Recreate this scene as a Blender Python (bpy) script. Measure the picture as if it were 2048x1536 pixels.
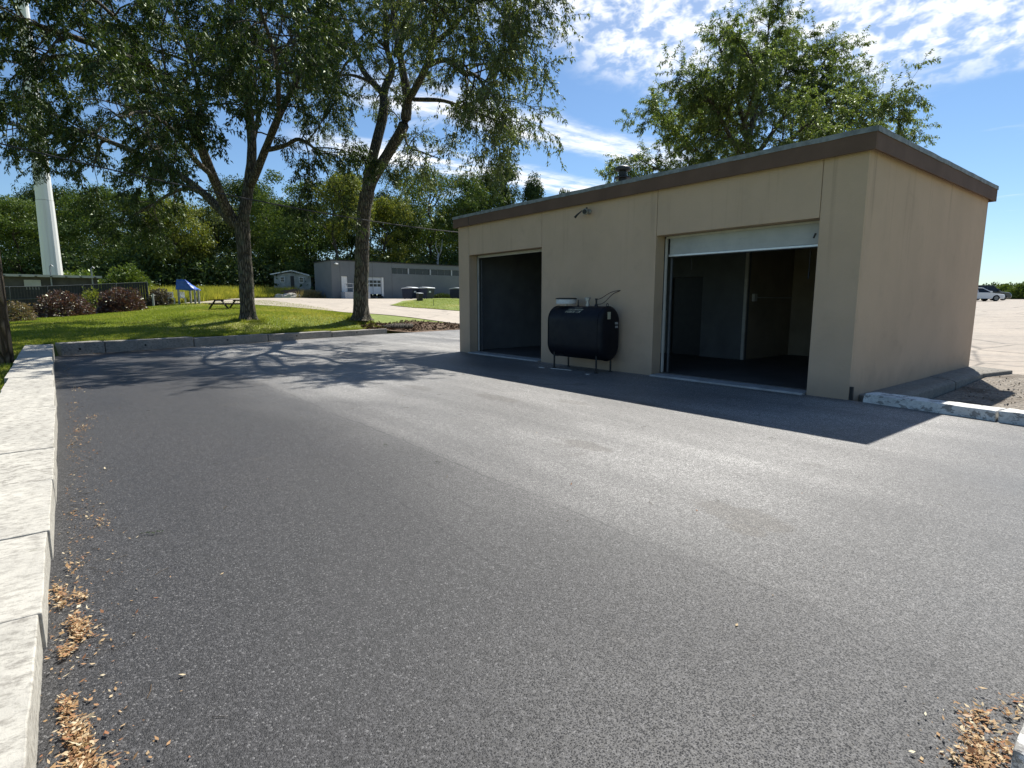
import bpy, bmesh, math, random
import numpy as np
from mathutils import Vector, Matrix, noise

# ------------------------------------------------------------------ clear
for o in list(bpy.data.objects):
    bpy.data.objects.remove(o, do_unlink=True)
SC = bpy.context.scene
COL = SC.collection
R = math.radians

# ------------------------------------------------------------------ camera
cd = bpy.data.cameras.new('camera')
cam = bpy.data.objects.new('camera', cd)
COL.objects.link(cam)
cam.location = (3.68, -10.0, 1.6)
cam.rotation_euler = (R(90 - 8.33), 0, math.atan2(.783, .6216))
cd.sensor_width = 36.0
cd.lens = 36.0 * 1120 / 2048
cd.clip_start = 0.05
cd.clip_end = 6000
SC.camera = cam
SC.render.engine = 'CYCLES'
SC.cycles.max_bounces = 5
SC.cycles.diffuse_bounces = 3
SC.cycles.glossy_bounces = 2
SC.cycles.transmission_bounces = 3
SC.render.resolution_x = 1024
SC.render.resolution_y = 768

# ------------------------------------------------------------------ world / sky
SUN_EL = R(53.6)
SUN_AZ = (-.388, .922)
SKY_STRENGTH = 0.068
world = bpy.data.worlds.new('World')
SC.world = world
world.use_nodes = True
wt = world.node_tree
wn, wl = wt.nodes, wt.links
wn.clear()

def wnode(t, **k):
    n = wn.new(t)
    for a, v in k.items():
        setattr(n, a, v)
    return n

def wmath(op, a, b=None, clamp=False):
    n = wnode('ShaderNodeMath', operation=op, use_clamp=clamp)
    for i, v in enumerate((a, b)):
        if v is None:
            continue
        if isinstance(v, (int, float)):
            n.inputs[i].default_value = v
        else:
            wl.new(v, n.inputs[i])
    return n.outputs[0]

w_out = wnode('ShaderNodeOutputWorld')
w_bg = wnode('ShaderNodeBackground')
w_bg.inputs['Strength'].default_value = SKY_STRENGTH
w_sky = wnode('ShaderNodeTexSky', sky_type='NISHITA')
w_sky.sun_disc = False
w_sky.sun_elevation = SUN_EL
w_sky.sun_rotation = math.atan2(SUN_AZ[0], SUN_AZ[1])
w_sky.air_density = 1.0
w_sky.dust_density = 0.25
w_sky.ozone_density = 1.8
w_tc = wnode('ShaderNodeTexCoord')
w_sep = wnode('ShaderNodeSeparateXYZ')
wl.new(w_tc.outputs['Generated'], w_sep.inputs[0])
w_z = wmath('MAXIMUM', w_sep.outputs[2], 0.03)
w_u = wmath('DIVIDE', w_sep.outputs[0], w_z)
w_v = wmath('DIVIDE', w_sep.outputs[1], w_z)
w_comb = wnode('ShaderNodeCombineXYZ')
wl.new(w_u, w_comb.inputs[0]); wl.new(w_v, w_comb.inputs[1])

def wnoise(scale, detail, rough, off=(0, 0, 0), sc=(1, 1, 1), rot=0.0, dist=0.0, src=None):
    mp = wnode('ShaderNodeMapping')
    mp.inputs['Location'].default_value = off
    mp.inputs['Scale'].default_value = sc
    mp.inputs['Rotation'].default_value = (0, 0, rot)
    wl.new(src or w_comb.outputs[0], mp.inputs[0])
    n = wnode('ShaderNodeTexNoise')
    n.inputs['Scale'].default_value = scale
    n.inputs['Detail'].default_value = detail
    n.inputs['Roughness'].default_value = rough
    n.inputs['Distortion'].default_value = dist
    wl.new(mp.outputs[0], n.inputs['Vector'])
    return n.outputs['Fac']

def wramp(v, a, b):
    n = wnode('ShaderNodeMapRange', interpolation_type='SMOOTHSTEP')
    n.inputs[1].default_value = a
    n.inputs[2].default_value = b
    wl.new(v, n.inputs[0])
    return n.outputs[0]

# high thin cloud: one irregular sheet of small puffs, two long streaks, thin wisps elsewhere
wx, wy = w_u, w_v
warp = wmath('MULTIPLY', wmath('SUBTRACT', wnoise(1.1, 4.0, .6), .5), 1.5)
warp2 = wmath('MULTIPLY', wmath('SUBTRACT', wnoise(1.6, 5.0, .62, off=(4, 2, 0)), .5), .5)


def sq(v):
    return wmath('MULTIPLY', v, v)


def band(x0, half, y0, y1):
    d = wmath('DIVIDE', wmath('ADD', wmath('SUBTRACT', wx, x0), warp2), half)
    core = wmath('SUBTRACT', 1.0, wmath('ABSOLUTE', d), clamp=True)
    ends = wmath('MULTIPLY', wramp(wy, y0, y0 + .7), wramp(wy, y1, y1 - .9))
    return wmath('MULTIPLY', wramp(core, .0, .8), ends)


c_r = wmath('ADD', wmath('ADD', sq(wmath('DIVIDE', wmath('ADD', wx, .72), 1.15)), sq(wmath('DIVIDE', wmath('SUBTRACT', wy, 1.75), 1.55))), warp)
c_sheet = wramp(c_r, 1.25, .35)
c_puff = wramp(wnoise(34.0, 3.0, .60, sc=(1, 1, 1.7), dist=.25, src=w_tc.outputs['Generated']), .36, .66)
c_mack = wmath('MULTIPLY', c_sheet, wmath('ADD', wmath('MULTIPLY', c_puff, .80), .14))
c_tex = wramp(wnoise(3.2, 5.0, .65, off=(2.0, 5.0, 0), sc=(1.6, .6, 1)), .28, .62)
c_streak = wmath('MULTIPLY', wmath('MAXIMUM', band(-2.62, .34, .9, 4.2), band(-3.68, .42, 1.0, 5.6)), c_tex)
c_wisp = wmath('MULTIPLY', wramp(wnoise(.8, 5.0, .62, off=(7.7, 3.3, 0), sc=(.6, 1.6, 1), rot=-.4, dist=.4), .60, .80), .5)
c_all = wmath('MAXIMUM', wmath('MAXIMUM', c_mack, c_streak), c_wisp, clamp=True)
c_hor = wramp(w_sep.outputs[2], .05, .16)
c_fac = wmath('MULTIPLY', c_all, c_hor)
w_mix = wnode('ShaderNodeMix', data_type='RGBA')
w_mix.inputs['B'].default_value = (11.0, 11.2, 11.5, 1)
w_gain = wnode('ShaderNodeMix', data_type='RGBA', blend_type='MULTIPLY')
w_gain.inputs['Factor'].default_value = 1.0
w_gain.inputs['B'].default_value = (.82, .99, 1.14, 1)
wl.new(w_sky.outputs[0], w_gain.inputs['A'])
wl.new(w_gain.outputs['Result'], w_mix.inputs['A'])
wl.new(c_fac, w_mix.inputs['Factor'])
wl.new(w_mix.outputs['Result'], w_bg.inputs['Color'])
wl.new(w_bg.outputs[0], w_out.inputs['Surface'])

# ------------------------------------------------------------------ sun
sd = bpy.data.lights.new('sun', 'SUN')
sd.energy = 5.0
sd.angle = R(.53)
sd.color = (1.0, .965, .90)
sun = bpy.data.objects.new('sun', sd)
COL.objects.link(sun)
sv = Vector((SUN_AZ[0] * math.cos(SUN_EL), SUN_AZ[1] * math.cos(SUN_EL), math.sin(SUN_EL)))
sun.rotation_euler = (-sv).to_track_quat('-Z', 'Y').to_euler()
sun.location = (0, 0, 30)

SC.view_settings.view_transform = 'Standard'
SC.view_settings.look = 'None'
SC.view_settings.exposure = 0.72
SC.view_settings.gamma = 1.0
SC.view_settings.use_curve_mapping = False

# ------------------------------------------------------------------ helpers: materials
class NT:
    """small node-tree writer"""
    def __init__(s, name):
        s.m = bpy.data.materials.new(name)
        s.m.use_nodes = True
        s.t = s.m.node_tree
        s.n, s.l = s.t.nodes, s.t.links
        s.n.clear()
        s.out = s.n.new('ShaderNodeOutputMaterial')
        s.geo = s.n.new('ShaderNodeNewGeometry')
        s.oi = s.n.new('ShaderNodeObjectInfo')

    def link(s, a, b):
        s.l.new(a, b)

    def put(s, sock, v):
        if isinstance(v, (int, float)):
            sock.default_value = v
        elif isinstance(v, tuple):
            sock.default_value = v if len(v) == 4 or sock.type == 'VECTOR' else (*v, 1)
        else:
            s.l.new(v, sock)

    def math(s, op, a, b=None, clamp=False):
        n = s.n.new('ShaderNodeMath'); n.operation = op; n.use_clamp = clamp
        s.put(n.inputs[0], a)
        if b is not None:
            s.put(n.inputs[1], b)
        return n.outputs[0]

    def mapping(s, vec, scale=(1, 1, 1), rot=(0, 0, 0), loc=(0, 0, 0)):
        n = s.n.new('ShaderNodeMapping')
        s.put(n.inputs['Vector'], vec)
        n.inputs['Scale'].default_value = scale
        n.inputs['Rotation'].default_value = rot
        n.inputs['Location'].default_value = loc
        return n.outputs[0]

    def noise(s, vec, scale, detail=3, rough=.55, dist=0):
        n = s.n.new('ShaderNodeTexNoise')
        s.put(n.inputs['Vector'], vec)
        n.inputs['Scale'].default_value = scale
        n.inputs['Detail'].default_value = detail
        n.inputs['Roughness'].default_value = rough
        n.inputs['Distortion'].default_value = dist
        return n.outputs['Fac']

    def voronoi(s, vec, scale, feature='F1', rnd=1.0):
        n = s.n.new('ShaderNodeTexVoronoi'); n.feature = feature
        s.put(n.inputs['Vector'], vec)
        n.inputs['Scale'].default_value = scale
        n.inputs['Randomness'].default_value = rnd
        return n

    def ramp(s, v, a, b, lo=0.0, hi=1.0, smooth=True):
        n = s.n.new('ShaderNodeMapRange')
        n.interpolation_type = 'SMOOTHSTEP' if smooth else 'LINEAR'
        s.put(n.inputs[0], v)
        n.inputs[1].default_value = a; n.inputs[2].default_value = b
        n.inputs[3].default_value = lo; n.inputs[4].default_value = hi
        return n.outputs[0]

    def mix(s, f, a, b, blend='MIX'):
        n = s.n.new('ShaderNodeMix'); n.data_type = 'RGBA'; n.blend_type = blend
        s.put(n.inputs['Factor'], f)
        s.put(n.inputs['A'], a); s.put(n.inputs['B'], b)
        return n.outputs['Result']

    def attr(s, name):
        n = s.n.new('ShaderNodeAttribute'); n.attribute_name = name
        return n.outputs['Fac']

    def sep(s, vec):
        n = s.n.new('ShaderNodeSeparateXYZ'); s.put(n.inputs[0], vec)
        return n.outputs

    def bump(s, h, strength, dist):
        n = s.n.new('ShaderNodeBump')
        n.inputs['Strength'].default_value = strength
        n.inputs['Distance'].default_value = dist
        s.put(n.inputs['Height'], h)
        return n.outputs[0]

    def principled(s, col, rough=.6, metal=0.0, spec=.5, normal=None, **k):
        n = s.n.new('ShaderNodeBsdfPrincipled')
        s.put(n.inputs['Base Color'], col)
        s.put(n.inputs['Roughness'], rough)
        s.put(n.inputs['Metallic'], metal)
        s.put(n.inputs['Specular IOR Level'], spec)
        if normal is not None:
            s.l.new(normal, n.inputs['Normal'])
        for a, v in k.items():
            s.put(n.inputs[a], v)
        s.l.new(n.outputs[0], s.out.inputs['Surface'])
        return n

    def tex(s):
        n = s.n.new('ShaderNodeTexCoord')
        return n.outputs['Object']


def simple(name, c1, c2=None, scale=4.0, rough=.6, metal=0.0, spec=.4, bump=0.0, bscale=60.0, grime=0.0):
    t = NT(name)
    p = t.geo.outputs['Position']
    c2 = c2 or tuple(v * .8 for v in c1)
    f = t.ramp(t.noise(p, scale, 4, .6), .3, .7)
    col = t.mix(f, c1, c2)
    if grime:
        g = t.ramp(t.noise(p, scale * .35, 5, .65), .48, .72)
        col = t.mix(t.math('MULTIPLY', g, grime), col, tuple(v * .45 for v in c1))
    nrm = t.bump(t.noise(p, bscale, 3), bump, .01) if bump else None
    t.principled(col, rough, metal, spec, nrm)
    return t.m


def leaf_mat(name, ca, cb, cc, trans=.32, gloss=.12):
    t = NT(name)
    v = t.attr('v')
    f1 = t.ramp(v, 0.0, .6, smooth=False)
    f2 = t.ramp(v, .75, 1.0, smooth=False)
    col = t.mix(f2, t.mix(f1, ca, cb), cc)
    d = t.n.new('ShaderNodeBsdfDiffuse'); t.put(d.inputs['Color'], col)
    tr = t.n.new('ShaderNodeBsdfTranslucent')
    tcol = t.mix(1.0, col, (1.25, 1.2, .45), 'MULTIPLY')
    t.put(tr.inputs['Color'], tcol)
    g = t.n.new('ShaderNodeBsdfGlossy'); g.inputs['Roughness'].default_value = .42
    g.inputs['Color'].default_value = (.55, .6, .5, 1)
    m1 = t.n.new('ShaderNodeMixShader'); m1.inputs[0].default_value = trans
    t.link(d.outputs[0], m1.inputs[1]); t.link(tr.outputs[0], m1.inputs[2])
    m2 = t.n.new('ShaderNodeMixShader'); m2.inputs[0].default_value = gloss
    t.link(m1.outputs[0], m2.inputs[1]); t.link(g.outputs[0], m2.inputs[2])
    t.link(m2.outputs[0], t.out.inputs['Surface'])
    return t.m

# ------------------------------------------------------------------ helpers: meshes and objects
def np_mesh(name, V, F, v=None):
    """V (n,3) array, F (m,k) array of k-gons, v = one random value for each face"""
    V = np.asarray(V, np.float32); F = np.asarray(F, np.int32)
    me = bpy.data.meshes.new(name)
    me.vertices.add(len(V)); me.vertices.foreach_set('co', V.ravel())
    k = F.shape[1]
    me.loops.add(F.size); me.loops.foreach_set('vertex_index', F.ravel())
    me.polygons.add(len(F))
    me.polygons.foreach_set('loop_start', np.arange(0, F.size, k, dtype=np.int32))
    if v is not None:
        a = me.attributes.new('v', 'FLOAT', 'FACE')
        a.data.foreach_set('value', np.asarray(v, np.float32))
    me.update(calc_edges=True)
    me.validate()
    return me


class MB:
    def __init__(s):
        s.v, s.f = [], []

    def add(s, vs, fs):
        b = len(s.v)
        s.v += [tuple(p) for p in vs]
        s.f += [tuple(i + b for i in f) for f in fs]
        return s

    def box(s, x0, x1, y0, y1, z0, z1):
        return s.add([(x0, y0, z0), (x1, y0, z0), (x1, y1, z0), (x0, y1, z0),
                      (x0, y0, z1), (x1, y0, z1), (x1, y1, z1), (x0, y1, z1)],
                     [(0, 3, 2, 1), (4, 5, 6, 7), (0, 1, 5, 4), (1, 2, 6, 5), (2, 3, 7, 6), (3, 0, 4, 7)])

    def obox(s, a, b, w, h, up=(0, 0, 1)):
        """bar from a to b, w across, h along up"""
        a, b, up = Vector(a), Vector(b), Vector(up)
        d = (b - a).normalized()
        sd_ = d.cross(up).normalized() * w / 2
        u = sd_.cross(d).normalized() * h / 2
        vs = [p + i * sd_ + j * u for p in (a, b) for i, j in ((-1, -1), (1, -1), (1, 1), (-1, 1))]
        return s.add(vs, [(0, 1, 2, 3), (7, 6, 5, 4), (0, 4, 5, 1), (1, 5, 6, 2), (2, 6, 7, 3), (3, 7, 4, 0)])

    def tube(s, pts, rad, n=8, cap=True):
        pts = [Vector(p) for p in pts]
        if isinstance(rad, (int, float)):
            rad = [rad] * len(pts)
        ref = Vector((.31, .17, .93))
        vs, fs = [], []
        for i, p in enumerate(pts):
            d = (pts[min(i + 1, len(pts) - 1)] - pts[max(i - 1, 0)]).normalized()
            a = d.cross(ref)
            if a.length < .05:
                a = d.cross(Vector((1, 0, 0)))
            a.normalize(); b = d.cross(a)
            for k in range(n):
                t = 2 * math.pi * k / n
                vs.append(p + (a * math.cos(t) + b * math.sin(t)) * rad[i])
        for i in range(len(pts) - 1):
            for k in range(n):
                k2 = (k + 1) % n
                fs.append((i * n + k, i * n + k2, (i + 1) * n + k2, (i + 1) * n + k))
        if cap:
            fs.append(tuple(range(n - 1, -1, -1)))
            m = (len(pts) - 1) * n
            fs.append(tuple(m + k for k in range(n)))
        return s.add(vs, fs)

    def lathe(s, c, prof, n=20):
        """profile [(r, z)] turned about the vertical through c"""
        vs, fs = [], []
        for r, z in prof:
            for k in range(n):
                t = 2 * math.pi * k / n
                vs.append((c[0] + r * math.cos(t), c[1] + r * math.sin(t), c[2] + z))
        for i in range(len(prof) - 1):
            for k in range(n):
                k2 = (k + 1) % n
                fs.append((i * n + k, i * n + k2, (i + 1) * n + k2, (i + 1) * n + k))
        fs.append(tuple(range(n - 1, -1, -1)))
        m = (len(prof) - 1) * n
        fs.append(tuple(m + k for k in range(n)))
        return s.add(vs, fs)

    def prism(s, prof, axis, a0, a1):
        """closed profile of 2-D points pushed along an axis ('x': profile is y,z; 'y': x,z; 'z': x,y)"""
        def mk(p, a):
            return {'x': (a, p[0], p[1]), 'y': (p[0], a, p[1]), 'z': (p[0], p[1], a)}[axis]
        n = len(prof)
        vs = [mk(p, a0) for p in prof] + [mk(p, a1) for p in prof]
        fs = [tuple(range(n)), tuple(range(2 * n - 1, n - 1, -1))]
        fs += [(i, i + n, (i + 1) % n + n, (i + 1) % n) for i in range(n)]
        return s.add(vs, fs)

    def build(s, name, mat, parent=None, bevel=0.0, smooth=False, seg=1):
        me = bpy.data.meshes.new(name)
        me.from_pydata(s.v, [], s.f)
        bm = bmesh.new(); bm.from_mesh(me)
        bmesh.ops.recalc_face_normals(bm, faces=bm.faces)
        if bevel:
            bmesh.ops.bevel(bm, geom=[e for e in bm.edges if len(e.link_faces) == 2 and e.calc_face_angle(0) > .5],
                            offset=bevel, segments=seg, profile=.6, affect='EDGES', clamp_overlap=True)
        bm.to_mesh(me); bm.free()
        if smooth:
            me.polygons.foreach_set('use_smooth', [True] * len(me.polygons))
        return link(name, me, mat, parent)


def link(name, me, mat, parent=None):
    if mat is not None and len(me.materials) == 0:
        me.materials.append(mat)
    o = bpy.data.objects.new(name, me)
    COL.objects.link(o)
    if parent is not None:
        o.parent = parent
        loc = parent.location.copy()
        if parent.parent is not None:
            loc += parent.parent.location
        o.matrix_parent_inverse = Matrix.Identity(4)
        if parent.type == 'EMPTY' and not parent.get('local'):
            o.location = -parent.location      # parts written in world coordinates
    return o


def thing(name, label, cat, loc=(0, 0, 0), group=None, local=False):
    o = bpy.data.objects.new(name, None)
    COL.objects.link(o)
    o.location = loc
    o.empty_display_size = .2
    tag(o, label, cat, group)
    if local:
        o['local'] = 1
    return o


def tag(o, label, cat, group=None):
    o['label'] = label; o['category'] = cat
    if group:
        o['group'] = group
    return o


def struct(o):
    o['kind'] = 'structure'; return o


def stuff(o, label=None, cat=None):
    o['kind'] = 'stuff'
    if label:
        o['label'] = label; o['category'] = cat
    return o


def copy_thing(root, label, loc=None, rotz=None, scale=None, group=None):
    r = root.copy(); COL.objects.link(r)
    r['label'] = label
    if group:
        r['group'] = group
    if loc is not None:
        r.location = loc
    if rotz is not None:
        r.rotation_euler = (0, 0, rotz)
    if scale is not None:
        r.scale = scale
    for ch in list(root.children):
        c = ch.copy(); COL.objects.link(c); c.parent = r
        for g in list(ch.children):
            d = g.copy(); COL.objects.link(d); d.parent = c
    return r


def rough_box(x0, x1, y0, y1, z0, z1, step=.12, amp=.006, chip=.02, seed=0, round_=.012):
    """cast or cut block: subdivided box with worn edges and a slightly uneven face"""
    bm = bmesh.new()
    bmesh.ops.create_cube(bm, size=1)
    for v in bm.verts:
        v.co = Vector(((x0 if v.co.x < 0 else x1), (y0 if v.co.y < 0 else y1), (z0 if v.co.z < 0 else z1)))
    bmesh.ops.bevel(bm, geom=list(bm.edges), offset=round_, segments=2, profile=.5, affect='EDGES')
    for ax, (a, b) in enumerate(((x0, x1), (y0, y1), (z0, z1))):
        n = max(1, int((b - a) / step))
        for i in range(1, n):
            co = Vector((0, 0, 0)); no = Vector((0, 0, 0))
            co[ax] = a + (b - a) * i / n; no[ax] = 1
            bmesh.ops.bisect_plane(bm, geom=list(bm.verts) + list(bm.edges) + list(bm.faces), plane_co=co, plane_no=no)
    c = Vector(((x0 + x1) / 2, (y0 + y1) / 2, (z0 + z1) / 2))
    for v in bm.verts:
        q = v.co * 3.1 + Vector((seed * 7.3, seed * 3.1, 0))
        n1 = noise.noise_vector(q) * amp
        edges = sum(1 for ax, (a, b) in enumerate(((x0, x1), (y0, y1), (z0, z1))) if min(abs(v.co[ax] - a), abs(v.co[ax] - b)) < .03)
        k = max(0, noise.noise(v.co * 4.3 + Vector((seed, 0, 9.1)))) * chip if edges >= 2 else 0
        v.co += n1 + (c - v.co).normalized() * k
    me = bpy.data.meshes.new('block')
    bm.to_mesh(me); bm.free()
    return me

TERRAIN_POINTS = [(-23.71,-3.48,0.86),(-23.9,1.91,0.81),(-34.6,-1.92,1.2),(-44.28,-2.84,1.42),(-42.49,-10.25,0.64),(-42.64,-8.82,0.82),(-43.88,-7.17,1.05),(-45.97,-4.98,1.27),(-49.7,-3.24,1.52),(-33.77,-12.13,0.57),(-57.29,9.73,1.99),(-55.68,5.31,1.94),(-57.15,13.12,1.93),(-57.14,16.35,1.94),(-56.14,20.82,1.95),(-56.0,29.05,2.03),(-27.45,10.31,0.17),(-27.56,8.56,0.4),(-27.49,7.05,0.59),(-26.15,4.7,0.77),(-38.53,10.83,1.32),(-35.59,12.93,1.01),(-35.86,15.81,0.82),(-50.34,21.7,1.87),(-31.15,4.04,0.91),(-40.03,0.9,1.35),(-84.76,-8.79,1.85),(-11.48,67.42,1.65),(-13.23,89.36,1.86),(-3.65,24.2,0.51),(-24.24,-4.95,0.81),(-25.9,-7.04,0.7),(-18.4,-10.3,0.34),(-18.78,-9.0,0.33),(-19.8,-6.4,0.3),(-20.84,-3.6,0.27),(-21.96,-0.5,0.25),(-22.73,1.5,0.23),(-23.27,2.9,0.22),(-23.5,4.5,0.0),(-24.0,6.5,0.0),(-24.5,9.0,0.0),(-17.0,-10.95,0.27),(-13.0,-10.95,0.20),(-9.0,-10.95,0.15),(-5.0,-10.95,0.10),(-2.0,-10.95,0.06),(1.0,-10.95,0.03),(4.0,-10.95,0.02),(8.0,-10.95,0.1),(-25.0,-25.0,0.5),(-15.0,-25.0,0.5),(-5.0,-25.0,0.5),(5.0,-25.0,0.5),(1.2,1.0,-0.22),(1.4,3.0,-0.2),(2.5,0.5,-0.1),(4.0,0.0,0.02),(8.0,0.0,0.05),(8.0,-8.0,0.05),(1.0,6.0,-0.12),(0.5,8.5,-0.06),(-6.0,8.0,-0.05),(-11.9,8.0,0.0),(-11.9,1.0,-0.05),(-14.0,10.0,0.0),(-11.0,16.0,0.35),(12.0,8.0,0.2),(30.0,0.0,0.3),(30.0,-30.0,0.3),(0.0,-40.0,0.5),(-90.0,60.0,2.3),(-120.0,0.0,2.4),(-90.0,-60.0,1.5),(0.0,120.0,2.2),(60.0,60.0,1.6),(0.0,30.0,1.05)]

# ------------------------------------------------------------------ terrain heights
TP = np.array(TERRAIN_POINTS)
_d = np.hypot(TP[:, None, 0] - TP[None, :, 0], TP[:, None, 1] - TP[None, :, 1])
_n = len(TP)
_A = np.zeros((_n + 1, _n + 1)); _A[:_n, :_n] = -_d; _A[:_n, _n] = 1; _A[_n, :_n] = 1
_W = np.linalg.solve(_A, np.append(TP[:, 2], 0))


def hz(x, y):
    x = np.atleast_1d(np.asarray(x, float)); y = np.atleast_1d(np.asarray(y, float))
    out = np.empty(len(x))
    for i in range(0, len(x), 20000):
        d = np.hypot(TP[None, :, 0] - x[i:i + 20000, None], TP[None, :, 1] - y[i:i + 20000, None])
        out[i:i + 20000] = -(d @ _W[:-1]) + _W[-1]
    return np.clip(out, -.4, 2.6)


def h1(x, y):
    return float(hz(x, y)[0])


def Xk(y):
    """line of the kerb at the far end of the asphalt"""
    return np.interp(y, [-10.3, -9.07, -6.41, -3.58, -.52, 2.97, 6, 9.5, 30], [-17.9, -18.25, -19.3, -20.35, -21.45, -22.8, -23.6, -24.3, -28])

# ------------------------------------------------------------------ ground materials
def mat_lawn():
    t = NT('lawn_grass')
    p = t.geo.outputs['Position']
    a = t.ramp(t.noise(p, .9, 4, .6), .3, .7)
    b = t.ramp(t.noise(p, .22, 3, .6, .3), .5, .68)
    c = t.ramp(t.noise(p, 9, 4, .7), .25, .75)
    col = t.mix(a, (.175, .215, .045), (.240, .275, .070))
    col = t.mix(t.math('MULTIPLY', b, .6), col, (.38, .31, .12))
    col = t.mix(t.math('MULTIPLY', c, .6), col, (.085, .130, .024))
    t.principled(col, .85, 0, .2, t.bump(t.noise(p, 25, 4, .7), .9, .05))
    return t.m


def mat_asphalt():
    t = NT('asphalt')
    p = t.geo.outputs['Position']
    x, y, z = t.sep(p)
    # two paver passes meet at a seam; the building-side pass is dustier, with sun glare painted into its paler colour
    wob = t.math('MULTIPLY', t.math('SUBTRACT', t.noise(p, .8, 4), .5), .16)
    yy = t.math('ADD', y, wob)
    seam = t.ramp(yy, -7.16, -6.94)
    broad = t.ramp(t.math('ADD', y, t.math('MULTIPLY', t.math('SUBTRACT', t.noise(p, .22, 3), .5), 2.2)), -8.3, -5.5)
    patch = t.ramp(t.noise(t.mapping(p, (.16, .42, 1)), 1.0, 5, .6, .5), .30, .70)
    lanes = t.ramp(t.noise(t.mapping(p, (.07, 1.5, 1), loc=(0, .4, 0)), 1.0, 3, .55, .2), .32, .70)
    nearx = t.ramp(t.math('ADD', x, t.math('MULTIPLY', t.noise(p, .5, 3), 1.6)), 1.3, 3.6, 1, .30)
    dust_glare = t.math('ADD', t.math('MULTIPLY', broad, .60), t.math('MULTIPLY', seam, .20))
    dust_glare = t.math('MULTIPLY', dust_glare, t.ramp(patch, 0, 1, .50, 1.22, False))
    dust_glare = t.math('MULTIPLY', dust_glare, t.ramp(lanes, 0, 1, .80, 1.18, False))
    dust_glare = t.math('MULTIPLY', dust_glare, nearx, True)
    col = t.mix(dust_glare, (.036, .035, .035), (.255, .246, .230))
    # drips, damp marks and dried puddles with shapes of their own
    st = t.ramp(t.noise(t.mapping(p, (.8, 1.3, 1)), .75, 4, .55, .7), .64, .70)
    col = t.mix(t.math('MULTIPLY', st, .42), col, (.055, .049, .042))
    n5 = t.math('MULTIPLY', t.math('SUBTRACT', t.noise(p, 5, 4, .6), .5), 2.2)
    for (sx, sy, ra, rb, k) in ((1.57, -6.12, .42, .20, .55), (1.75, -6.35, .16, .12, .6), (-.63, -5.52, .40, .16, .5), (-3.82, -4.41, .6, .2, .45), (-2.7, -3.7, .35, .16, .4), (-5.6, -4.9, .5, .2, .35)):
        dx = t.math('DIVIDE', t.math('SUBTRACT', x, sx), ra); dy = t.math('DIVIDE', t.math('SUBTRACT', y, sy), rb)
        rr = t.math('ADD', t.math('ADD', t.math('MULTIPLY', dx, dx), t.math('MULTIPLY', dy, dy)), n5)
        col = t.mix(t.math('MULTIPLY', t.ramp(rr, 1.0, .55), k), col, (.075, .066, .055))
    # hairline cracks: the cold seam and a few roller marks
    n35 = t.math('MULTIPLY', t.math('SUBTRACT', t.noise(p, 3.5, 4, .65), .5), .07)
    brk = t.ramp(t.noise(p, 1.7, 3), .36, .48)
    for (y0, sl, x0, x1, w, k) in ((-7.05, .0, -9.0, 3.4, .006, .5), (-8.02, .045, -4.6, 1.6, .005, .55), (-7.62, .02, -2.4, .9, .004, .5), (-4.1, -.03, -9, -1.0, .004, .4)):
        l = t.math('ADD', t.math('SUBTRACT', yy if y0 == -7.05 else y, y0), t.math('MULTIPLY', x, sl))
        l = t.math('ABSOLUTE', t.math('ADD', l, n35))
        on = t.math('MULTIPLY', t.ramp(x, x0, x0 + .8), t.ramp(x, x1, x1 - .8))
        col = t.mix(t.math('MULTIPLY', t.math('MULTIPLY', t.ramp(l, w, w * 2.4, 1, 0), on), t.math('MULTIPLY', brk, k)), col, (.018, .018, .019))
    # aggregate: every stone its own grey, the binder dark between them
    vo = t.voronoi(p, 145)
    vo2 = t.voronoi(t.mapping(p, loc=(3.3, 1.7, 0)), 260)
    c0 = t.sep(vo.outputs['Color'])[0]
    g = t.math('ADD', t.math('MULTIPLY', t.math('POWER', c0, 2.0), 1.65), .42)
    g2 = t.ramp(t.sep(vo2.outputs['Color'])[1], 0, 1, .6, 1.4, False)
    gg = t.math('MULTIPLY', t.math('MULTIPLY', g, g2), t.ramp(t.noise(p, 14, 4, .7), .3, .7, .85, 1.15))
    gr = t.n.new('ShaderNodeCombineColor')
    for i in range(3):
        t.link(gg, gr.inputs[i])
    col = t.mix(1.0, col, gr.outputs[0], 'MULTIPLY')
    spark = t.ramp(t.sep(vo.outputs['Color'])[2], .94, .99)
    col = t.mix(t.math('MULTIPLY', spark, .35), col, (.32, .31, .30))
    h = t.math('ADD', t.ramp(vo.outputs['Distance'], 0, .55, 1, 0), t.math('MULTIPLY', t.noise(p, 300, 2), .6))
    t.principled(col, t.ramp(patch, 0, 1, .50, .60), 0, .42, t.bump(h, .55, .005))
    return t.m


def mat_concrete_ground(name, c1, c2, c3, crack=1.0):
    t = NT(name)
    p = t.geo.outputs['Position']
    a = t.ramp(t.noise(t.mapping(p, (.35, .9, 1)), .8, 5, .65), .3, .7)
    b = t.ramp(t.noise(p, 5, 5, .7), .35, .75)
    col = t.mix(a, c1, c2)
    col = t.mix(t.math('MULTIPLY', b, .5), col, c3)
    v = t.voronoi(t.mapping(p, (1, 1, 0)), .33, 'DISTANCE_TO_EDGE')
    wob = t.math('MULTIPLY', t.noise(p, 2.2, 4, .7), .06)
    ln = t.ramp(t.math('ADD', v.outputs['Distance'], wob), .025, .055, 1, 0)
    col = t.mix(t.math('MULTIPLY', ln, .75 * crack), col, tuple(q * .35 for q in c3))
    t.principled(col, .8, 0, .35, t.bump(t.noise(p, 40, 4, .7), .4, .02))
    return t.m


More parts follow.
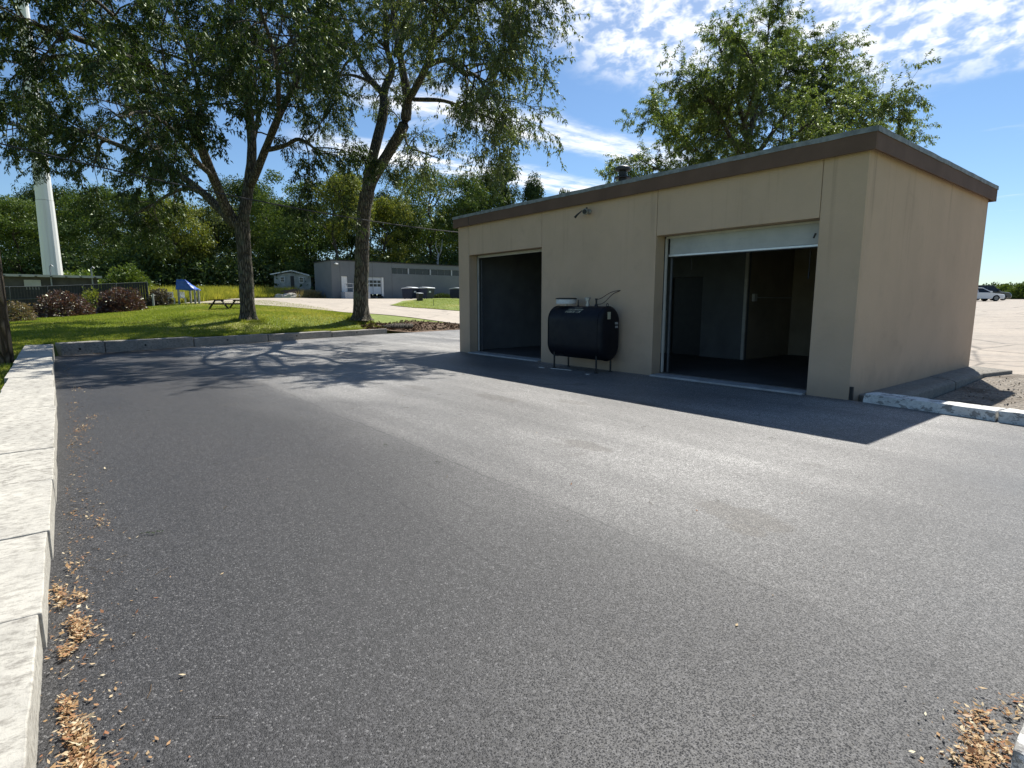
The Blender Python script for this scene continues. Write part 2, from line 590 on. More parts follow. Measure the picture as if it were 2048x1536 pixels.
def mat_block(name, c1, c2, dark, pit=.5, bmp=.6, flake=0.0):
    t = NT(name)
    p = t.geo.outputs['Position']
    r = t.oi.outputs['Random']
    sh = t.n.new('ShaderNodeVectorMath'); sh.operation = 'ADD'
    t.link(p, sh.inputs[0])
    cm = t.n.new('ShaderNodeCombineXYZ'); t.link(t.math('MULTIPLY', r, 37), cm.inputs[0]); t.link(cm.outputs[0], sh.inputs[1])
    q = sh.outputs[0]
    a = t.ramp(t.noise(q, 2.4, 5, .65), .3, .7)
    col = t.mix(a, c1, c2)
    # every block weathered to its own degree
    w = t.ramp(r, 0, 1, .25, .95, False)
    sp = t.ramp(t.noise(t.mapping(q, (1.0, .5, 1)), 26, 5, .75), .44, .66)
    col = t.mix(t.math('MULTIPLY', sp, w), col, dark)
    pits = t.ramp(t.voronoi(q, 16).outputs['Distance'], .03, .10, 1, 0)
    sel = t.ramp(t.noise(q, 6, 2), .55, .62)
    pt = t.math('MULTIPLY', t.math('MULTIPLY', pits, sel), pit)
    col = t.mix(pt, col, tuple(v * .4 for v in dark))
    if flake:
        # paint flaked off down to grey concrete, and scuffed by tyres
        fk = t.ramp(t.noise(t.mapping(q, (1, 1, 1.6)), 7.5, 6, .72, .3), .53, .57)
        col = t.mix(t.math('MULTIPLY', fk, flake), col, (.17, .16, .145))
    stn = t.ramp(t.noise(t.mapping(q, (.8, 2.2, 1)), 1.6, 5, .62, .5), .54, .72)
    col = t.mix(t.math('MULTIPLY', stn, .35), col, tuple(v * .8 for v in dark))
    lich = t.ramp(t.noise(q, 5.5, 5, .7), .64, .72)
    col = t.mix(t.math('MULTIPLY', lich, .35), col, (.17, .165, .11))
    h = t.math('SUBTRACT', t.noise(q, 45, 5, .7), t.math('MULTIPLY', pits, .5))
    t.principled(col, .85, 0, .3, t.bump(h, bmp, .012))
    return t.m


M_LAWN = mat_lawn()
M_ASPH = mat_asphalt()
M_ROAD = mat_concrete_ground('worn_road', (.42, .365, .295), (.35, .305, .25), (.25, .215, .175), .5)
M_LOT = mat_concrete_ground('parking_surface', (.36, .305, .245), (.27, .235, .195), (.16, .14, .115), 1.0)
M_BLOCK = mat_block('granite_block', (.49, .465, .40), (.40, .38, .33), (.18, .165, .14), bmp=.32)
M_KERB = mat_block('kerb_concrete', (.33, .31, .275), (.26, .245, .22), (.12, .11, .10), pit=.3)
M_PKERB = mat_block('painted_kerb', (.76, .75, .70), (.62, .61, .57), (.20, .19, .175), pit=.9, flake=.75)
M_DIRT = simple('bark_soil', (.16, .10, .06), (.08, .05, .03), 8, .95, bump=1.0, bscale=30)

def mat_gravel():
    t = NT('gravel')
    p = t.geo.outputs['Position']
    v = t.voronoi(p, 28)
    g = t.sep(v.outputs['Color'])[0]
    col = t.mix(g, (.10, .088, .074), (.30, .26, .21))
    col = t.mix(t.ramp(t.noise(p, 1.3, 4), .45, .7), col, (.085, .064, .044))
    t.principled(col, .9, 0, .25, t.bump(t.ramp(v.outputs['Distance'], 0, .5, 1, 0), .8, .02))
    return t.m
M_GRAVEL = mat_gravel()

# ------------------------------------------------------------------ ground sheet (reaches the horizon)
sl = [-2600, -1000, -400, -150, -80, -55, -40, -34] + list(np.arange(-30, -.3, .75)) + [-.2, .08, .34, .7, 1.1] + list(np.arange(1.6, 14, .7)) + list(np.arange(14, 50, 1.5)) + list(np.arange(50, 95, 3)) + [100, 115, 140, 200, 350, 900, 2600]
yl = [-2600, -900, -350, -150, -80, -50, -35, -26, -20, -16, -13.5, -12.2, -11.5, -11.0, -10.72, -10.42] + list(np.arange(-10, 14, .75)) + list(np.arange(14, 42, 1.5)) + list(np.arange(42, 110, 4)) + [125, 160, 260, 500, 1000, 2600]
SG, YG = np.meshgrid(np.array(sl), np.array(yl), indexing='ij')
XG = Xk(YG.ravel()) - SG.ravel(); YF = YG.ravel()
ZG = hz(XG, YF)
far = np.hypot(XG, YF) > 220
ZG[far] = 2.2
under = ((YF > -10.5) & (YF < .05) & (SG.ravel() < .2) & (XG < 3.55)) | ((XG < .1) & (SG.ravel() < np.where(YF < 3.0, .2, .0)) & (YF > -10.5) & (YF < 9.4))
ZG[under] = np.minimum(ZG[under], -.14)
ns, ny = SG.shape
ii, jj = np.meshgrid(np.arange(ns - 1), np.arange(ny - 1), indexing='ij')
a = (ii * ny + jj).ravel()
Fg = np.stack([a, a + 1, a + ny + 1, a + ny], 1)
ground = link('lawn', np_mesh('lawn', np.stack([XG, YF, ZG], 1), Fg), M_LAWN)
ground.data.polygons.foreach_set('use_smooth', [True] * len(ground.data.polygons))
struct(ground)


def drape(name, lo, hi, mat, n=60, m=24, off=.03, smooth=True):
    """sheet laid on the terrain between two polylines"""
    def res(pl, n):
        pl = np.array(pl, float)
        s = np.r_[0, np.cumsum(np.hypot(*np.diff(pl, axis=0).T))]
        t = np.linspace(0, s[-1], n)
        return np.stack([np.interp(t, s, pl[:, 0]), np.interp(t, s, pl[:, 1])], 1)
    A, B = res(lo, n), res(hi, n)
    k = np.linspace(0, 1, m)[None, :, None]
    Pxy = A[:, None] * (1 - k) + B[:, None] * k
    X, Y = Pxy[..., 0].ravel(), Pxy[..., 1].ravel()
    V = np.stack([X, Y, hz(X, Y) + off], 1)
    i, j = np.meshgrid(np.arange(n - 1), np.arange(m - 1), indexing='ij')
    a = (i * m + j).ravel()
    F = np.stack([a, a + 1, a + m + 1, a + m], 1)
    o = link(name, np_mesh(name, V, F), mat)
    o.data.polygons.foreach_set('use_smooth', [True] * len(F))
    return struct(o)


# asphalt yard: one level sheet
ay = [-10.45, -9.07, -6.41, -3.58, -.52, 2.97, 6, 9.5]
av = [(3.5, -10.45, 0), (3.5, -.02, 0), (.02, -.02, 0), (.02, .03, 0), (-11.62, .03, 0), (-11.62, 9.5, 0)]
av += [(float(Xk(y)) - .05, y, 0) for y in reversed(ay)]
am = bpy.data.meshes.new('asphalt_yard')
am.from_pydata(av, [], [tuple(range(len(av)))])
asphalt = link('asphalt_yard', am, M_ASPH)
struct(asphalt)

drape('road', [(-47, -2.6), (-43.5, -.2), (-40.9, 1.1), (-35, 2.6), (-31.4, 4.1), (-28.6, 5.8), (-27.7, 7.3), (-27.5, 8.6), (-27.2, 10.4), (-26, 16), (-24, 30)],
      [(-57, 1.2), (-57.6, 5), (-57.3, 10), (-56.9, 13), (-56.9, 40)], M_ROAD, 90, 40, .035)
drape('grass_island', [(-38.4, 10.7), (-37.3, 11.1), (-36.6, 11.8), (-35.9, 13.2), (-35.6, 15.9), (-34, 30)],
      [(-38.6, 11.0), (-42, 13.2), (-46.7, 16.3), (-49.3, 19), (-53.9, 23.8), (-56.0, 31)], M_LAWN, 40, 24, .075)
drape('dirt_bank', [(-22.75, 2.7), (-22.72, 3.1), (-23.1, 4.9), (-23.75, 7.2), (-24.1, 9.3), (-25.0, 14)],
      [(-23.7, 2.6), (-24.4, 3.9), (-25.4, 5.6), (-26.2, 7.2), (-26.6, 8.8), (-26.8, 10.4), (-26.1, 14)], M_DIRT, 40, 16, .05)
drape('parking_lot', [(-11.3, 7.2), (.52, 7.2), (12, 6.5), (45, 6)], [(-40, 96), (-15, 96), (15, 96), (60, 96)], M_LOT, 40, 70, .03)
drape('gravel_bed', [(.5, .25), (3.6, .0), (14, -.3)], [(.5, 7.6), (3.0, 6.9), (14, 6.7)], M_GRAVEL, 30, 24, .03)

# ------------------------------------------------------------------ left wall of granite blocks
joints = [(-17.29, .397), (-14.14, .358), (-12.04, .331), (-9.31, .297), (-7.69, .276), (-5.73, .252), (-3.16, .219), (-1.97, .204), (-.72, .189), (.44, .180), (1.9, .172), (3.35, .165)]
yin = [-10.325, -10.305, -10.275, -10.24, -10.215, -10.195, -10.185, -10.192, -10.205, -10.218, -10.214]
wall_lab = ['far end granite block of the left wall, at the corner with the kerb',
            'second granite block from the far corner of the left wall',
            'third granite block from the far corner, dappled by tree shade',
            'pale granite block of the left wall beside the wooden utility pole',
            'fifth granite block from the far corner of the left wall',
            'granite block of the left wall just left of the scattered leaves farthest off',
            'long speckled grey granite block halfway along the left wall',
            'clean pale granite block before the long speckled one',
            'cream granite block jutting slightly over the asphalt in the left wall',
            'smooth pale granite block second from the bottom of the picture',
            'rough pitted granite block nearest the viewer beside the big leaf piles']
for i in range(len(joints) - 1):
    (xa, za), (xb, zb) = joints[i], joints[i + 1]
    me = rough_box(xa + .004, xb - .004, yin[i] - .62 - .01 * ((i * 7) % 3), yin[i], -.12, (za + zb) / 2 + .002 * ((i * 5) % 3 - 1), .10, .0035, .016, i + 1, .006)
    zm, xm = (zb - za) / (xb - xa), (xa + xb) / 2
    for v in me.vertices:
        if v.co.z > 0:
            v.co.z += zm * (v.co.x - xm)
    b = link('stone_block', me, M_BLOCK)
    b.rotation_euler = (0, 0, 0)
    tag(b, wall_lab[i], 'stone block', 'granite blocks of the left wall')

# kerb stones along the far end of the yard
kp = [(-17.86, -10.18), (-18.25, -9.07), (-19.3, -6.41), (-20.35, -3.58), (-21.45, -.52), (-22.75, 2.85)]
kz = [.39, .37, .33, .30, .27, .25]
kerb_lab = ['short kerb stone at the far left corner, beside the granite wall',
            'second kerb stone from the left corner, with a dark lifting hole',
            'middle kerb stone in front of the left big tree',
            'kerb stone between the two big trees, in tree shade',
            'kerb stone at the right end, in front of the forked tree']
for i in range(5):
    (xa, ya), (xb, yb) = kp[i], kp[i + 1]
    L = math.hypot(xb - xa, yb - ya)
    me = rough_box(.012, L - .012, 0, .42, -.15, (kz[i] + kz[i + 1]) / 2 + .01 * (i % 2), .2, .008, .03, 20 + i, .02)
    k = link('kerb_stone', me, M_KERB)
    k.location = (xa, ya, 0)
    k.rotation_euler = (0, 0, math.atan2(yb - ya, xb - xa))
    tag(k, kerb_lab[i], 'kerb stone', 'kerb stones at the far end of the yard')
    hole = MB().tube([(L * .42, -.004, .17), (L * .42, .02, .17)], .035, 10)
    hole.build('lifting_hole', simple('hole_dark', (.01, .01, .01)) if i == 0 else bpy.data.materials['hole_dark'], k)

# painted kerb beside the garage and the one at the bottom right
def pkerb(p0, p1, w, h, label, seed):
    L = math.hypot(p1[0] - p0[0], p1[1] - p0[1])
    me = rough_box(.004, L - .004, 0, w, -.12, h, .05, .012, .06, seed, .012)
    k = link('kerb_stone', me, M_PKERB)
    k.location = (*p0, 0)
    k.rotation_euler = (0, 0, math.atan2(p1[1] - p0[1], p1[0] - p0[0]))
    return tag(k, label, 'kerb stone', 'white painted kerb stones')


pkerb((.22, -.02), (1.93, -.26), .36, .145, 'white painted kerb stone touching the garage corner, chipped along its edge', 40)
pkerb((1.945, -.275), (4.1, -.6), .36, .155, 'white painted kerb stone next right of the one touching the garage', 41)
pkerb((3.42, -4.9), (3.42, -7.80), .34, .20, 'white kerb stone cut off by the right edge near the bottom corner', 42)
pkerb((3.44, -7.84), (3.44, -9.9), .34, .19, 'white kerb stone just peeking in at the very bottom right corner', 43)

# ------------------------------------------------------------------ garage
def mat_stucco():
    t = NT('tan_stucco')
    p = t.geo.outputs['Position']
    x, y, z = t.sep(p)
    a = t.ramp(t.noise(p, .9, 5, .6), .3, .7)
    col = t.mix(a, (.555, .405, .280), (.505, .370, .255))
    # rain streaks running down from the fascia, rust and dirt splash at the foot
    sv_ = t.mapping(p, (5.5, 5.5, .22))
    streak = t.ramp(t.noise(sv_, 1.0, 4, .6), .55, .80)
    hi = t.ramp(z, 1.6, 3.9)
    col = t.mix(t.math('MULTIPLY', t.math('MULTIPLY', streak, hi), .55), col, (.22, .165, .115))
    lo = t.ramp(t.math('ADD', z, t.math('MULTIPLY', t.noise(p, 3, 4), .4)), .15, .75, 1, 0)
    col = t.mix(t.math('MULTIPLY', lo, .40), col, (.20, .165, .13))
    blot = t.ramp(t.noise(p, 1.7, 5, .65, .4), .56, .72)
    col = t.mix(t.math('MULTIPLY', blot, .18), col, (.30, .235, .17))
    spk = t.ramp(t.noise(p, 55, 4, .7), .58, .72)
    col = t.mix(t.math('MULTIPLY', spk, .16), col, (.22, .19, .14))
    h = t.math('ADD', t.noise(p, 70, 4, .7), t.math('MULTIPLY', t.noise(p, 14, 3), .8))
    t.principled(col, .9, 0, .2, t.bump(h, .55, .012))
    return t.m


M_STUC = mat_stucco()
M_FASC = simple('brown_fascia', (.150, .096, .070), (.125, .080, .058), 2.0, .8, 0, .15, .15, 20, .3)
M_DRIP = simple('galvanised_edge', (.27, .29, .29), (.15, .165, .165), 6.0, .7, .1, .3, .2, 30, .4)
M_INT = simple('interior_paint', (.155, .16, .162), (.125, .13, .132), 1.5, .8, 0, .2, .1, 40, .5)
M_INTB = simple('interior_block_wall', (.34, .28, .20), (.28, .23, .165), 1.5, .8, 0, .2, .1, 40, .5)
M_SLAB = simple('garage_floor', (.10, .095, .09), (.06, .057, .055), 1.2, .6, 0, .4, .2, 30, .6)
M_SILL = simple('concrete_sill', (.40, .40, .39), (.30, .30, .29), 5, .8, 0, .3, .4, 40, .5)
M_TRIM = simple('off_white_trim', (.52, .50, .45), (.44, .42, .38), 5, .6, 0, .4, .1, 40, .3)
M_DOOR = simple('white_door_panel', (.45, .46, .44), (.39, .40, .385), 3, .5, 0, .4, .1, 40, .3)
M_RAIL = simple('bare_aluminium', (.72, .74, .76), (.62, .64, .66), 8, .35, .5, .5)
M_TRK = simple('dull_track_steel', (.16, .165, .17), (.11, .115, .12), 8, .5, .4)
M_BLACK = simple('black_paint', (.012, .012, .013), (.02, .02, .02), 6, .5, 0, .4)
M_ROOF = simple('roof_membrane', (.12, .12, .12), (.09, .09, .09), 2, .85)
M_FOOT = mat_block('footing_concrete', (.25, .23, .195), (.19, .175, .15), (.085, .078, .065), pit=.4)

G = thing('garage', 'low tan stucco garage with brown fascia and two open overhead doors', 'garage', (-5.8, 3.5, 0))
XL, DEP, WT = -11.65, 7.05, 3.97
# front panels with fine joints between them (each a thin slab on the core wall)
panels = [(XL, -11.066, -.02, WT), (-11.056, -7.668, 3.03, WT), (-7.658, -3.99, -.02, WT), (-3.98, -.684, 2.99, WT), (-.674, 0, -.02, WT)]
for x0, x1, z0, z1 in panels:
    MB().box(x0, x1, 0, .06, z0, z1).build('wall_panel', M_STUC, G, bevel=.005)
core = MB()
core.box(XL + .004, -11.07, .062, .30, -.05, WT - .01).box(-7.655, -3.992, .062, .30, -.05, WT - .01).box(-.672, -.26, .062, .30, -.05, WT - .01)
core.box(-11.068, -7.657, .062, .30, 3.034, WT - .01).box(-3.99, -.674, .062, .30, 2.994, WT - .01)
core.build('front_core_wall', M_STUC, G)
MB().box(-.258, 0, .064, DEP, -.3, WT).build('side_wall', M_STUC, G, bevel=.004)
MB().box(XL, XL + .25, .302, DEP, -.3, WT).build('end_wall', M_STUC, G)
MB().box(XL + .252, -.26, DEP - .25, DEP, -.3, WT).build('back_wall', M_STUC, G)
# inner linings
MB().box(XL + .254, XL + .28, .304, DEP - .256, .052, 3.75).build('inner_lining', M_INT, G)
MB().box(-.30, -.262, .304, DEP - .256, .052, 3.75).build('inner_lining', M_INTB, G)
MB().box(XL + .284, -.304, DEP - .29, DEP - .254, .052, 3.75).build('inner_lining', M_INTB, G)
MB().box(XL + .26, -.262, .31, DEP - .26, -.08, .05).build('floor_slab', M_SLAB, G)
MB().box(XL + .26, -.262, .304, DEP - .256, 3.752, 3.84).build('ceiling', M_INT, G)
# inner room with a dark doorway
pt = MB()
pt.box(-8.4, -6.62, 4.26, 4.38, .052, 3.74).box(-5.58, -4.23, 4.26, 4.38, .052, 3.74).box(-6.618, -5.582, 4.26, 4.38, 2.32, 3.74)
pw = pt.build('partition_wall', M_INT, G)
MB().box(-6.612, -5.588, 4.33, 4.37, .06, 2.31).build('doorway_shade', M_BLACK, G)  # black slab put in the opening to stand in for the unlit room's shade
MB().box(-4.35, -4.23, 4.384, 6.74, .052, 3.74).build('partition_wall', M_INTB, G)
MB().box(-4.30, -4.216, 4.205, 4.255, .06, 3.72).build('corner_trim', M_TRIM, G)
cdt = MB()
cdt.obox((-4.21, 4.62, 1.72), (-4.21, 6.7, 1.72), .03, .03).box(-4.226, -4.15, 4.5, 4.64, 1.62, 1.82)
cdt.build('conduit', M_TRIM, G)
MB().box(-8.38, -6.75, 4.20, 4.255, .06, 1.35).build('wainscot', M_TRIM, G)
# roof: deck, fascia boards with drip edge, vent pipe
MB().box(XL - .08, .08, -.08, DEP + .08, WT + .004, 4.19).build('roof', M_ROOF, G)
def fascia(x0, x1, y0, y1, drip):
    f = MB().box(x0, x1, y0, y1, 3.905, 4.175).build('fascia_board', M_FASC, G, bevel=.004)
    # the drip edge: sheet pieces lapped end to end, none quite level
    return f
ff = fascia(XL - .12, .12, -.12, -.084, 0)
fs = fascia(.084, .12, -.082, DEP + .12, 1)
fascia(XL - .12, XL - .084, -.082, DEP + .12, 1)
fascia(XL - .082, .082, DEP + .084, DEP + .12, 1)
rnd = random.Random(4)
def drip(par, along, a0, a1, fixed, out):
    n = max(2, int(abs(a1 - a0) / 1.5)); a = a0
    for i in range(n):
        b = a0 + (a1 - a0) * (i + 1) / n
        wav = MB()
        m = 10; vs = []; fs_ = []
        for j in range(m + 1):
            q = a + (b - .004 - a) * j / m
            d1 = noise.noise(Vector((q * 1.7, fixed * 3, 2.0))) * .010
            z0 = 4.162 + noise.noise(Vector((q * 2.3, fixed, 8.0))) * .010
            z1 = 4.243 + noise.noise(Vector((q * 1.9, fixed, 5.0))) * .008
            for (o_, z) in ((out * (.012 + abs(d1)), z0), (out * (.012 + abs(d1) * .5), z1), (-out * .30, z1 + .004), (-out * .30, z1 - .02)):
                vs.append((q, fixed + o_, z) if along == 'x' else (fixed + o_, q, z))
        for j in range(m):
            for k in range(4):
                k2 = (k + 1) % 4
                fs_.append((j * 4 + k, j * 4 + k2, (j + 1) * 4 + k2, (j + 1) * 4 + k))
        fs_ += [(0, 1, 2, 3), tuple(m * 4 + k for k in (3, 2, 1, 0))]
        wav.add(vs, fs_)
        wav.build('drip_edge', M_DRIP, par)
        a = b
drip(ff, 'x', XL - .13, .13, -.12, -1)
drip(fs, 'y', -.12, DEP + .12, .12, 1)
MB().box(-10.9, -10.885, -.124, -.118, 3.91, 4.15).build('fascia_joint', M_BLACK, G)
vp = MB().lathe((-5.78, .95, 4.19), [(.095, 0), (.095, .54), (.085, .54), (.085, .57)], 20).build('vent_pipe', M_BLACK, G, smooth=False)
MB().lathe((-5.78, .95, 4.19), [(.10, .38), (.19, .39), (.19, .415), (.10, .45)], 20).build('vent_collar', M_BLACK, vp)
MB().lathe((-5.78, .95, 4.19), [(.13, .55), (.185, .575), (.19, .615), (.16, .655), (.08, .68), (.02, .69)], 20).build('vent_cap', simple('weathered_vent_metal', (.05, .05, .05), (.03, .03, .03), 8, .4, .3), vp, smooth=True)
MB().tube([(-5.95, .80, 4.19), (-5.93, .83, 4.62)], .012, 6).build('vent_brace', M_BLACK, vp)
# thresholds
for x0, x1 in ((-11.05, -7.69), (-3.97, -.70)):
    me = rough_box(x0, x1, -.10, .306, -.06, .035, .16, .006, .02, 60 + int(x0), .012)
    link('door_sill', me, M_SILL, G)
# left door: open, tracks and trim only
MB().box(-11.04, -7.68, .304, .34, 2.955, 3.028).build('door_header', M_TRIM, G)
MB().box(-11.05, -11.0, .304, .34, .055, 2.95).build('door_stop', M_TRIM, G)
MB().obox((-10.95, .40, .06), (-10.95, .40, 2.9), .04, .03, (0, 1, 0)).build('door_track', M_TRK, G)
# right door: bottom section hanging under the header
MB().box(-3.96, -.70, .304, .33, 2.945, 2.988).build('door_header', M_TRIM, G)
MB().box(-3.972, -3.925, .304, .34, .055, 2.94).build('door_stop', M_TRIM, G)
od = MB()
for k in range(7):
    z0 = 2.60 + k * .052
    od.box(-3.88, -.78, .345 + .004 * (k % 2), .385, z0, z0 + .0515)
odp = od.build('overhead_door', M_DOOR, G)
MB().obox((-3.90, .36, 2.585), (-.76, .36, 2.572), .07, .045).build('bottom_rail', M_RAIL, odp, bevel=.008)
MB().obox((-3.90, .36, 2.556), (-.76, .36, 2.545), .04, .018).build('door_seal', M_BLACK, odp)
MB().obox((-.90, .335, 2.70), (-.87, .335, 2.78), .02, .02).build('door_lock', M_BLACK, odp)
MB().obox((-3.87, .42, .06), (-3.87, .42, 2.9), .04, .03, (0, 1, 0)).build('door_track', M_TRK, G)
MB().tube([(-1.05, .6, 2.9), (-1.05, .6, 2.2), (-1.052, .6, 2.02)], [.008, .008, .02], 6).build('pull_cord', M_BLACK, G)
MB().tube([(-3.5, .6, 2.9), (-3.5, .6, 2.3)], .008, 6).build('pull_cord', M_BLACK, G)
MB().box(.002, .05, .01, .06, 0, .22).build('downspout_stub', M_BLACK, G)

# footing along the side wall: lower lying concrete ledge
ft = MB()
ft.prism([(.003, .05), (.36, .02), (.45, -.02), (.47, -.35), (.003, -.35)], 'y', .42, 4.1)
ft.build('footing', M_FOOT, G, bevel=.012)
ft = MB()
ft.prism([(.003, .06), (.34, .035), (.46, -.01), (.49, -.35), (.003, -.35)], 'y', 4.115, 6.2)
ft.build('footing', M_FOOT, G, bevel=.012)
ft = MB()
ft.add([(.0, 6.215, .06), (.46, 6.215, -.01), (.78, 7.25, .02), (.0, 7.4, .05), (.0, 6.215, -.35), (.48, 6.215, -.35), (.80, 7.25, -.35), (.0, 7.4, -.35)],
       [(0, 1, 2, 3), (1, 5, 6, 2), (0, 4, 5, 1), (2, 6, 7, 3), (4, 7, 6, 5), (3, 7, 4, 0)])
ft.build('footing', M_FOOT, G, bevel=.012)

# ------------------------------------------------------------------ oil tank
def mat_tank():
    t = NT('navy_tank_paint')
    p = t.geo.outputs['Position']
    a = t.ramp(t.noise(p, 3, 4), .3, .7)
    col = t.mix(a, (.0025, .0032, .007), (.004, .005, .010))
    t.principled(col, t.ramp(t.noise(p, 6, 4), .3, .7, .45, .6), 0, .3, t.bump(t.noise(p, 9, 3), .12, .02))
    return t.m
M_TANK = mat_tank()
M_COPPER = simple('dull_copper_line', (.10, .07, .05), (.07, .05, .04), 9, .45, .6)
M_PIPE = simple('galvanised_pipe', (.42, .42, .40), (.30, .30, .29), 12, .45, .6)
M_TUB = simple('white_tub', (.62, .63, .62), (.5, .51, .5), 9, .5, 0, .4)
M_LETTER = simple('faded_cream_print', (.48, .46, .34), (.36, .34, .25), 60, .8)
TYc, TZ0, TZ1, Tr = -.435, .275, 1.505, .345
def stadium(r, inset, n=14):
    rr = r - inset
    pts = []
    zc1, zc0 = TZ1 - r, TZ0 + r
    for i in range(n + 1):
        t = math.pi * i / n
        pts.append((TYc + rr * math.cos(t), zc1 + rr * math.sin(t)))
    for i in range(n + 1):
        t = math.pi + math.pi * i / n
        pts.append((TYc + rr * math.cos(t), zc0 + rr * math.sin(t)))
    return pts
T = thing('oil_tank', 'dark navy heating oil tank on four legs against the garage wall', 'oil tank', (-5.7, -.43, 0))
tb = MB()
xs = [(-6.60, .13), (-6.585, .06), (-6.55, .015), (-6.51, 0), (-4.90, 0), (-4.86, .015), (-4.825, .06), (-4.81, .13)]
n_ = len(stadium(Tr, 0)); vs = []; fs_ = []
for x, ins in xs:
    vs += [(x, y, z) for y, z in stadium(Tr, ins)]
for i in range(len(xs) - 1):
    for k in range(n_):
        k2 = (k + 1) % n_
        fs_.append((i * n_ + k, i * n_ + k2, (i + 1) * n_ + k2, (i + 1) * n_ + k))
fs_ += [tuple(range(n_)), tuple((len(xs) - 1) * n_ + k for k in range(n_ - 1, -1, -1))]
tb.add(vs, fs_)
tko = tb.build('tank_body', M_TANK, T, smooth=True)
for x in (-6.39, -5.0):
    for y in (-.68, -.20):
        MB().tube([(x, y, .004), (x, y, .40)], .022, 8).lathe((x, y, .004), [(.05, 0), (.05, .012)], 10).build('leg', M_BLACK, T)
# rim seam rings at both ends
for x in (-6.515, -4.905):
    ring = MB()
    o1 = [(x - .008, y, z) for y, z in stadium(Tr, -.008)]; o2 = [(x + .008, y, z) for y, z in stadium(Tr, -.008)]
    i1 = [(x - .008, y, z) for y, z in stadium(Tr, .01)]; i2 = [(x + .008, y, z) for y, z in stadium(Tr, .01)]
    m = len(o1); vs = o1 + o2 + i1 + i2; fs_ = []
    for k in range(m):
        k2 = (k + 1) % m
        fs_ += [(k, k2, m + k2, m + k), (2 * m + k, 3 * m + k, 3 * m + k2, 2 * m + k2), (k, 2 * m + k, 2 * m + k2, k2), (m + k, m + k2, 3 * m + k2, 3 * m + k)]
    ring.add(vs, fs_).build('weld_rim', M_TANK, tko, smooth=False)
# fittings on top
MB().lathe((-5.55, -.42, 1.50), [(.05, 0), (.05, .05), (.035, .05), (.035, .13), (.055, .13), (.055, .17), (.075, .175), (.075, .20), (.03, .215)], 14).build('fill_cap', M_PIPE, T)
MB().lathe((-5.28, -.42, 1.50), [(.05, 0), (.03, .04), (.022, .05), (.022, .15), (.03, .15), (.03, .18)], 12).build('line_fitting', M_BLACK, T)
MB().lathe((-5.86, -.42, 1.50), [(.03, 0), (.02, .03), (.012, .03), (.012, .15)], 10).build('float_gauge', M_BLACK, T)
ring = MB().tube([(-4.93, -.43 + .03 * math.cos(t), 1.535 + .035 * math.sin(t)) for t in np.linspace(0, 2 * math.pi, 13)], .008, 6)
ring.build('lifting_eye', M_BLACK, T)
def bez(p0, p1, p2, p3, n=14):
    out = []
    for i in range(n + 1):
        t = i / n
        out.append(tuple((1 - t) ** 3 * a + 3 * (1 - t) ** 2 * t * b + 3 * (1 - t) * t * t * c + t ** 3 * d for a, b, c, d in zip(p0, p1, p2, p3)))
    return out
MB().tube(bez((-5.28, -.42, 1.66), (-5.05, -.40, 1.66), (-5.25, -.1, 1.86), (-4.93, -.004, 1.86)), .008, 6).build('fuel_line', M_COPPER, T)
MB().tube(bez((-5.26, -.42, 1.55), (-4.95, -.40, 1.52), (-5.2, -.1, 1.83), (-4.93, .02, 1.85)), .008, 6).build('fuel_line', M_COPPER, T)
# printed warning on the shoulder (too faded to read): rows of slanted letter-like marks that follow the curve
def on_tank(x, a):
    return (x, TYc - (Tr + .002) * math.cos(a), TZ1 - Tr + (Tr + .002) * math.sin(a))
lt = MB()
r_ = random.Random(12)
def mark(x, w, a0, a1, lean):
    lt.add([on_tank(x, a0), on_tank(x + w, a0), on_tank(x + w + lean, a1), on_tank(x + lean, a1)], [(0, 1, 2, 3)])
for row, (xa, xb, a0, a1) in enumerate(((-6.00, -5.52, R(34), R(43)), (-5.95, -5.50, R(46), R(54)))):
    x = xa
    while x < xb:
        w = r_.uniform(.016, .030)
        g = r_.random()
        if g < .16 and x > xa + .1:
            x += .03
            continue
        mark(x, .008, a0, a1, .025)
        if g < .7:
            mark(x + .006, w - .008, a1 - .04, a1, .025)
        if g > .4:
            mark(x + .002, w - .006, a0, a0 + .04, .006)
        if .3 < g < .8:
            mark(x + w - .01, .008, a0, a1, .025)
        x += w + .007
for k in range(7):
    x = -5.80 + k * .035
    mark(x, .009, R(58) + .02 * (k % 3), R(66) + .04 * (k % 2), .03)
lt.build('faded_print', M_LETTER, tko)
MB().box(-4.812, -4.800, -.55, -.46, 1.22, 1.38).build('paper_label', M_LETTER, tko)
MB().box(-4.812, -4.803, -.30, -.20, 1.10, 1.15).box(-4.812, -4.803, -.285, -.20, 1.02, 1.07).build('paper_label', simple('grey_print', (.30, .30, .30)), tko)

tub = thing('tub', 'white round tub with dark lid upside down on the oil tank', 'tub', (-6.24, -.45, 1.555))
MB().lathe((-6.24, -.45, 1.53), [(.03, -.025), (.03, .02), (.235, .02), (.245, .04), (.245, .13), (.24, .135)], 28).build('tub_body', M_TUB, tub)
MB().lathe((-6.24, -.45, 1.53), [(.255, .137), (.26, .142), (.258, .160), (.22, .170), (.02, .172)], 28).build('lid', M_BLACK, tub)

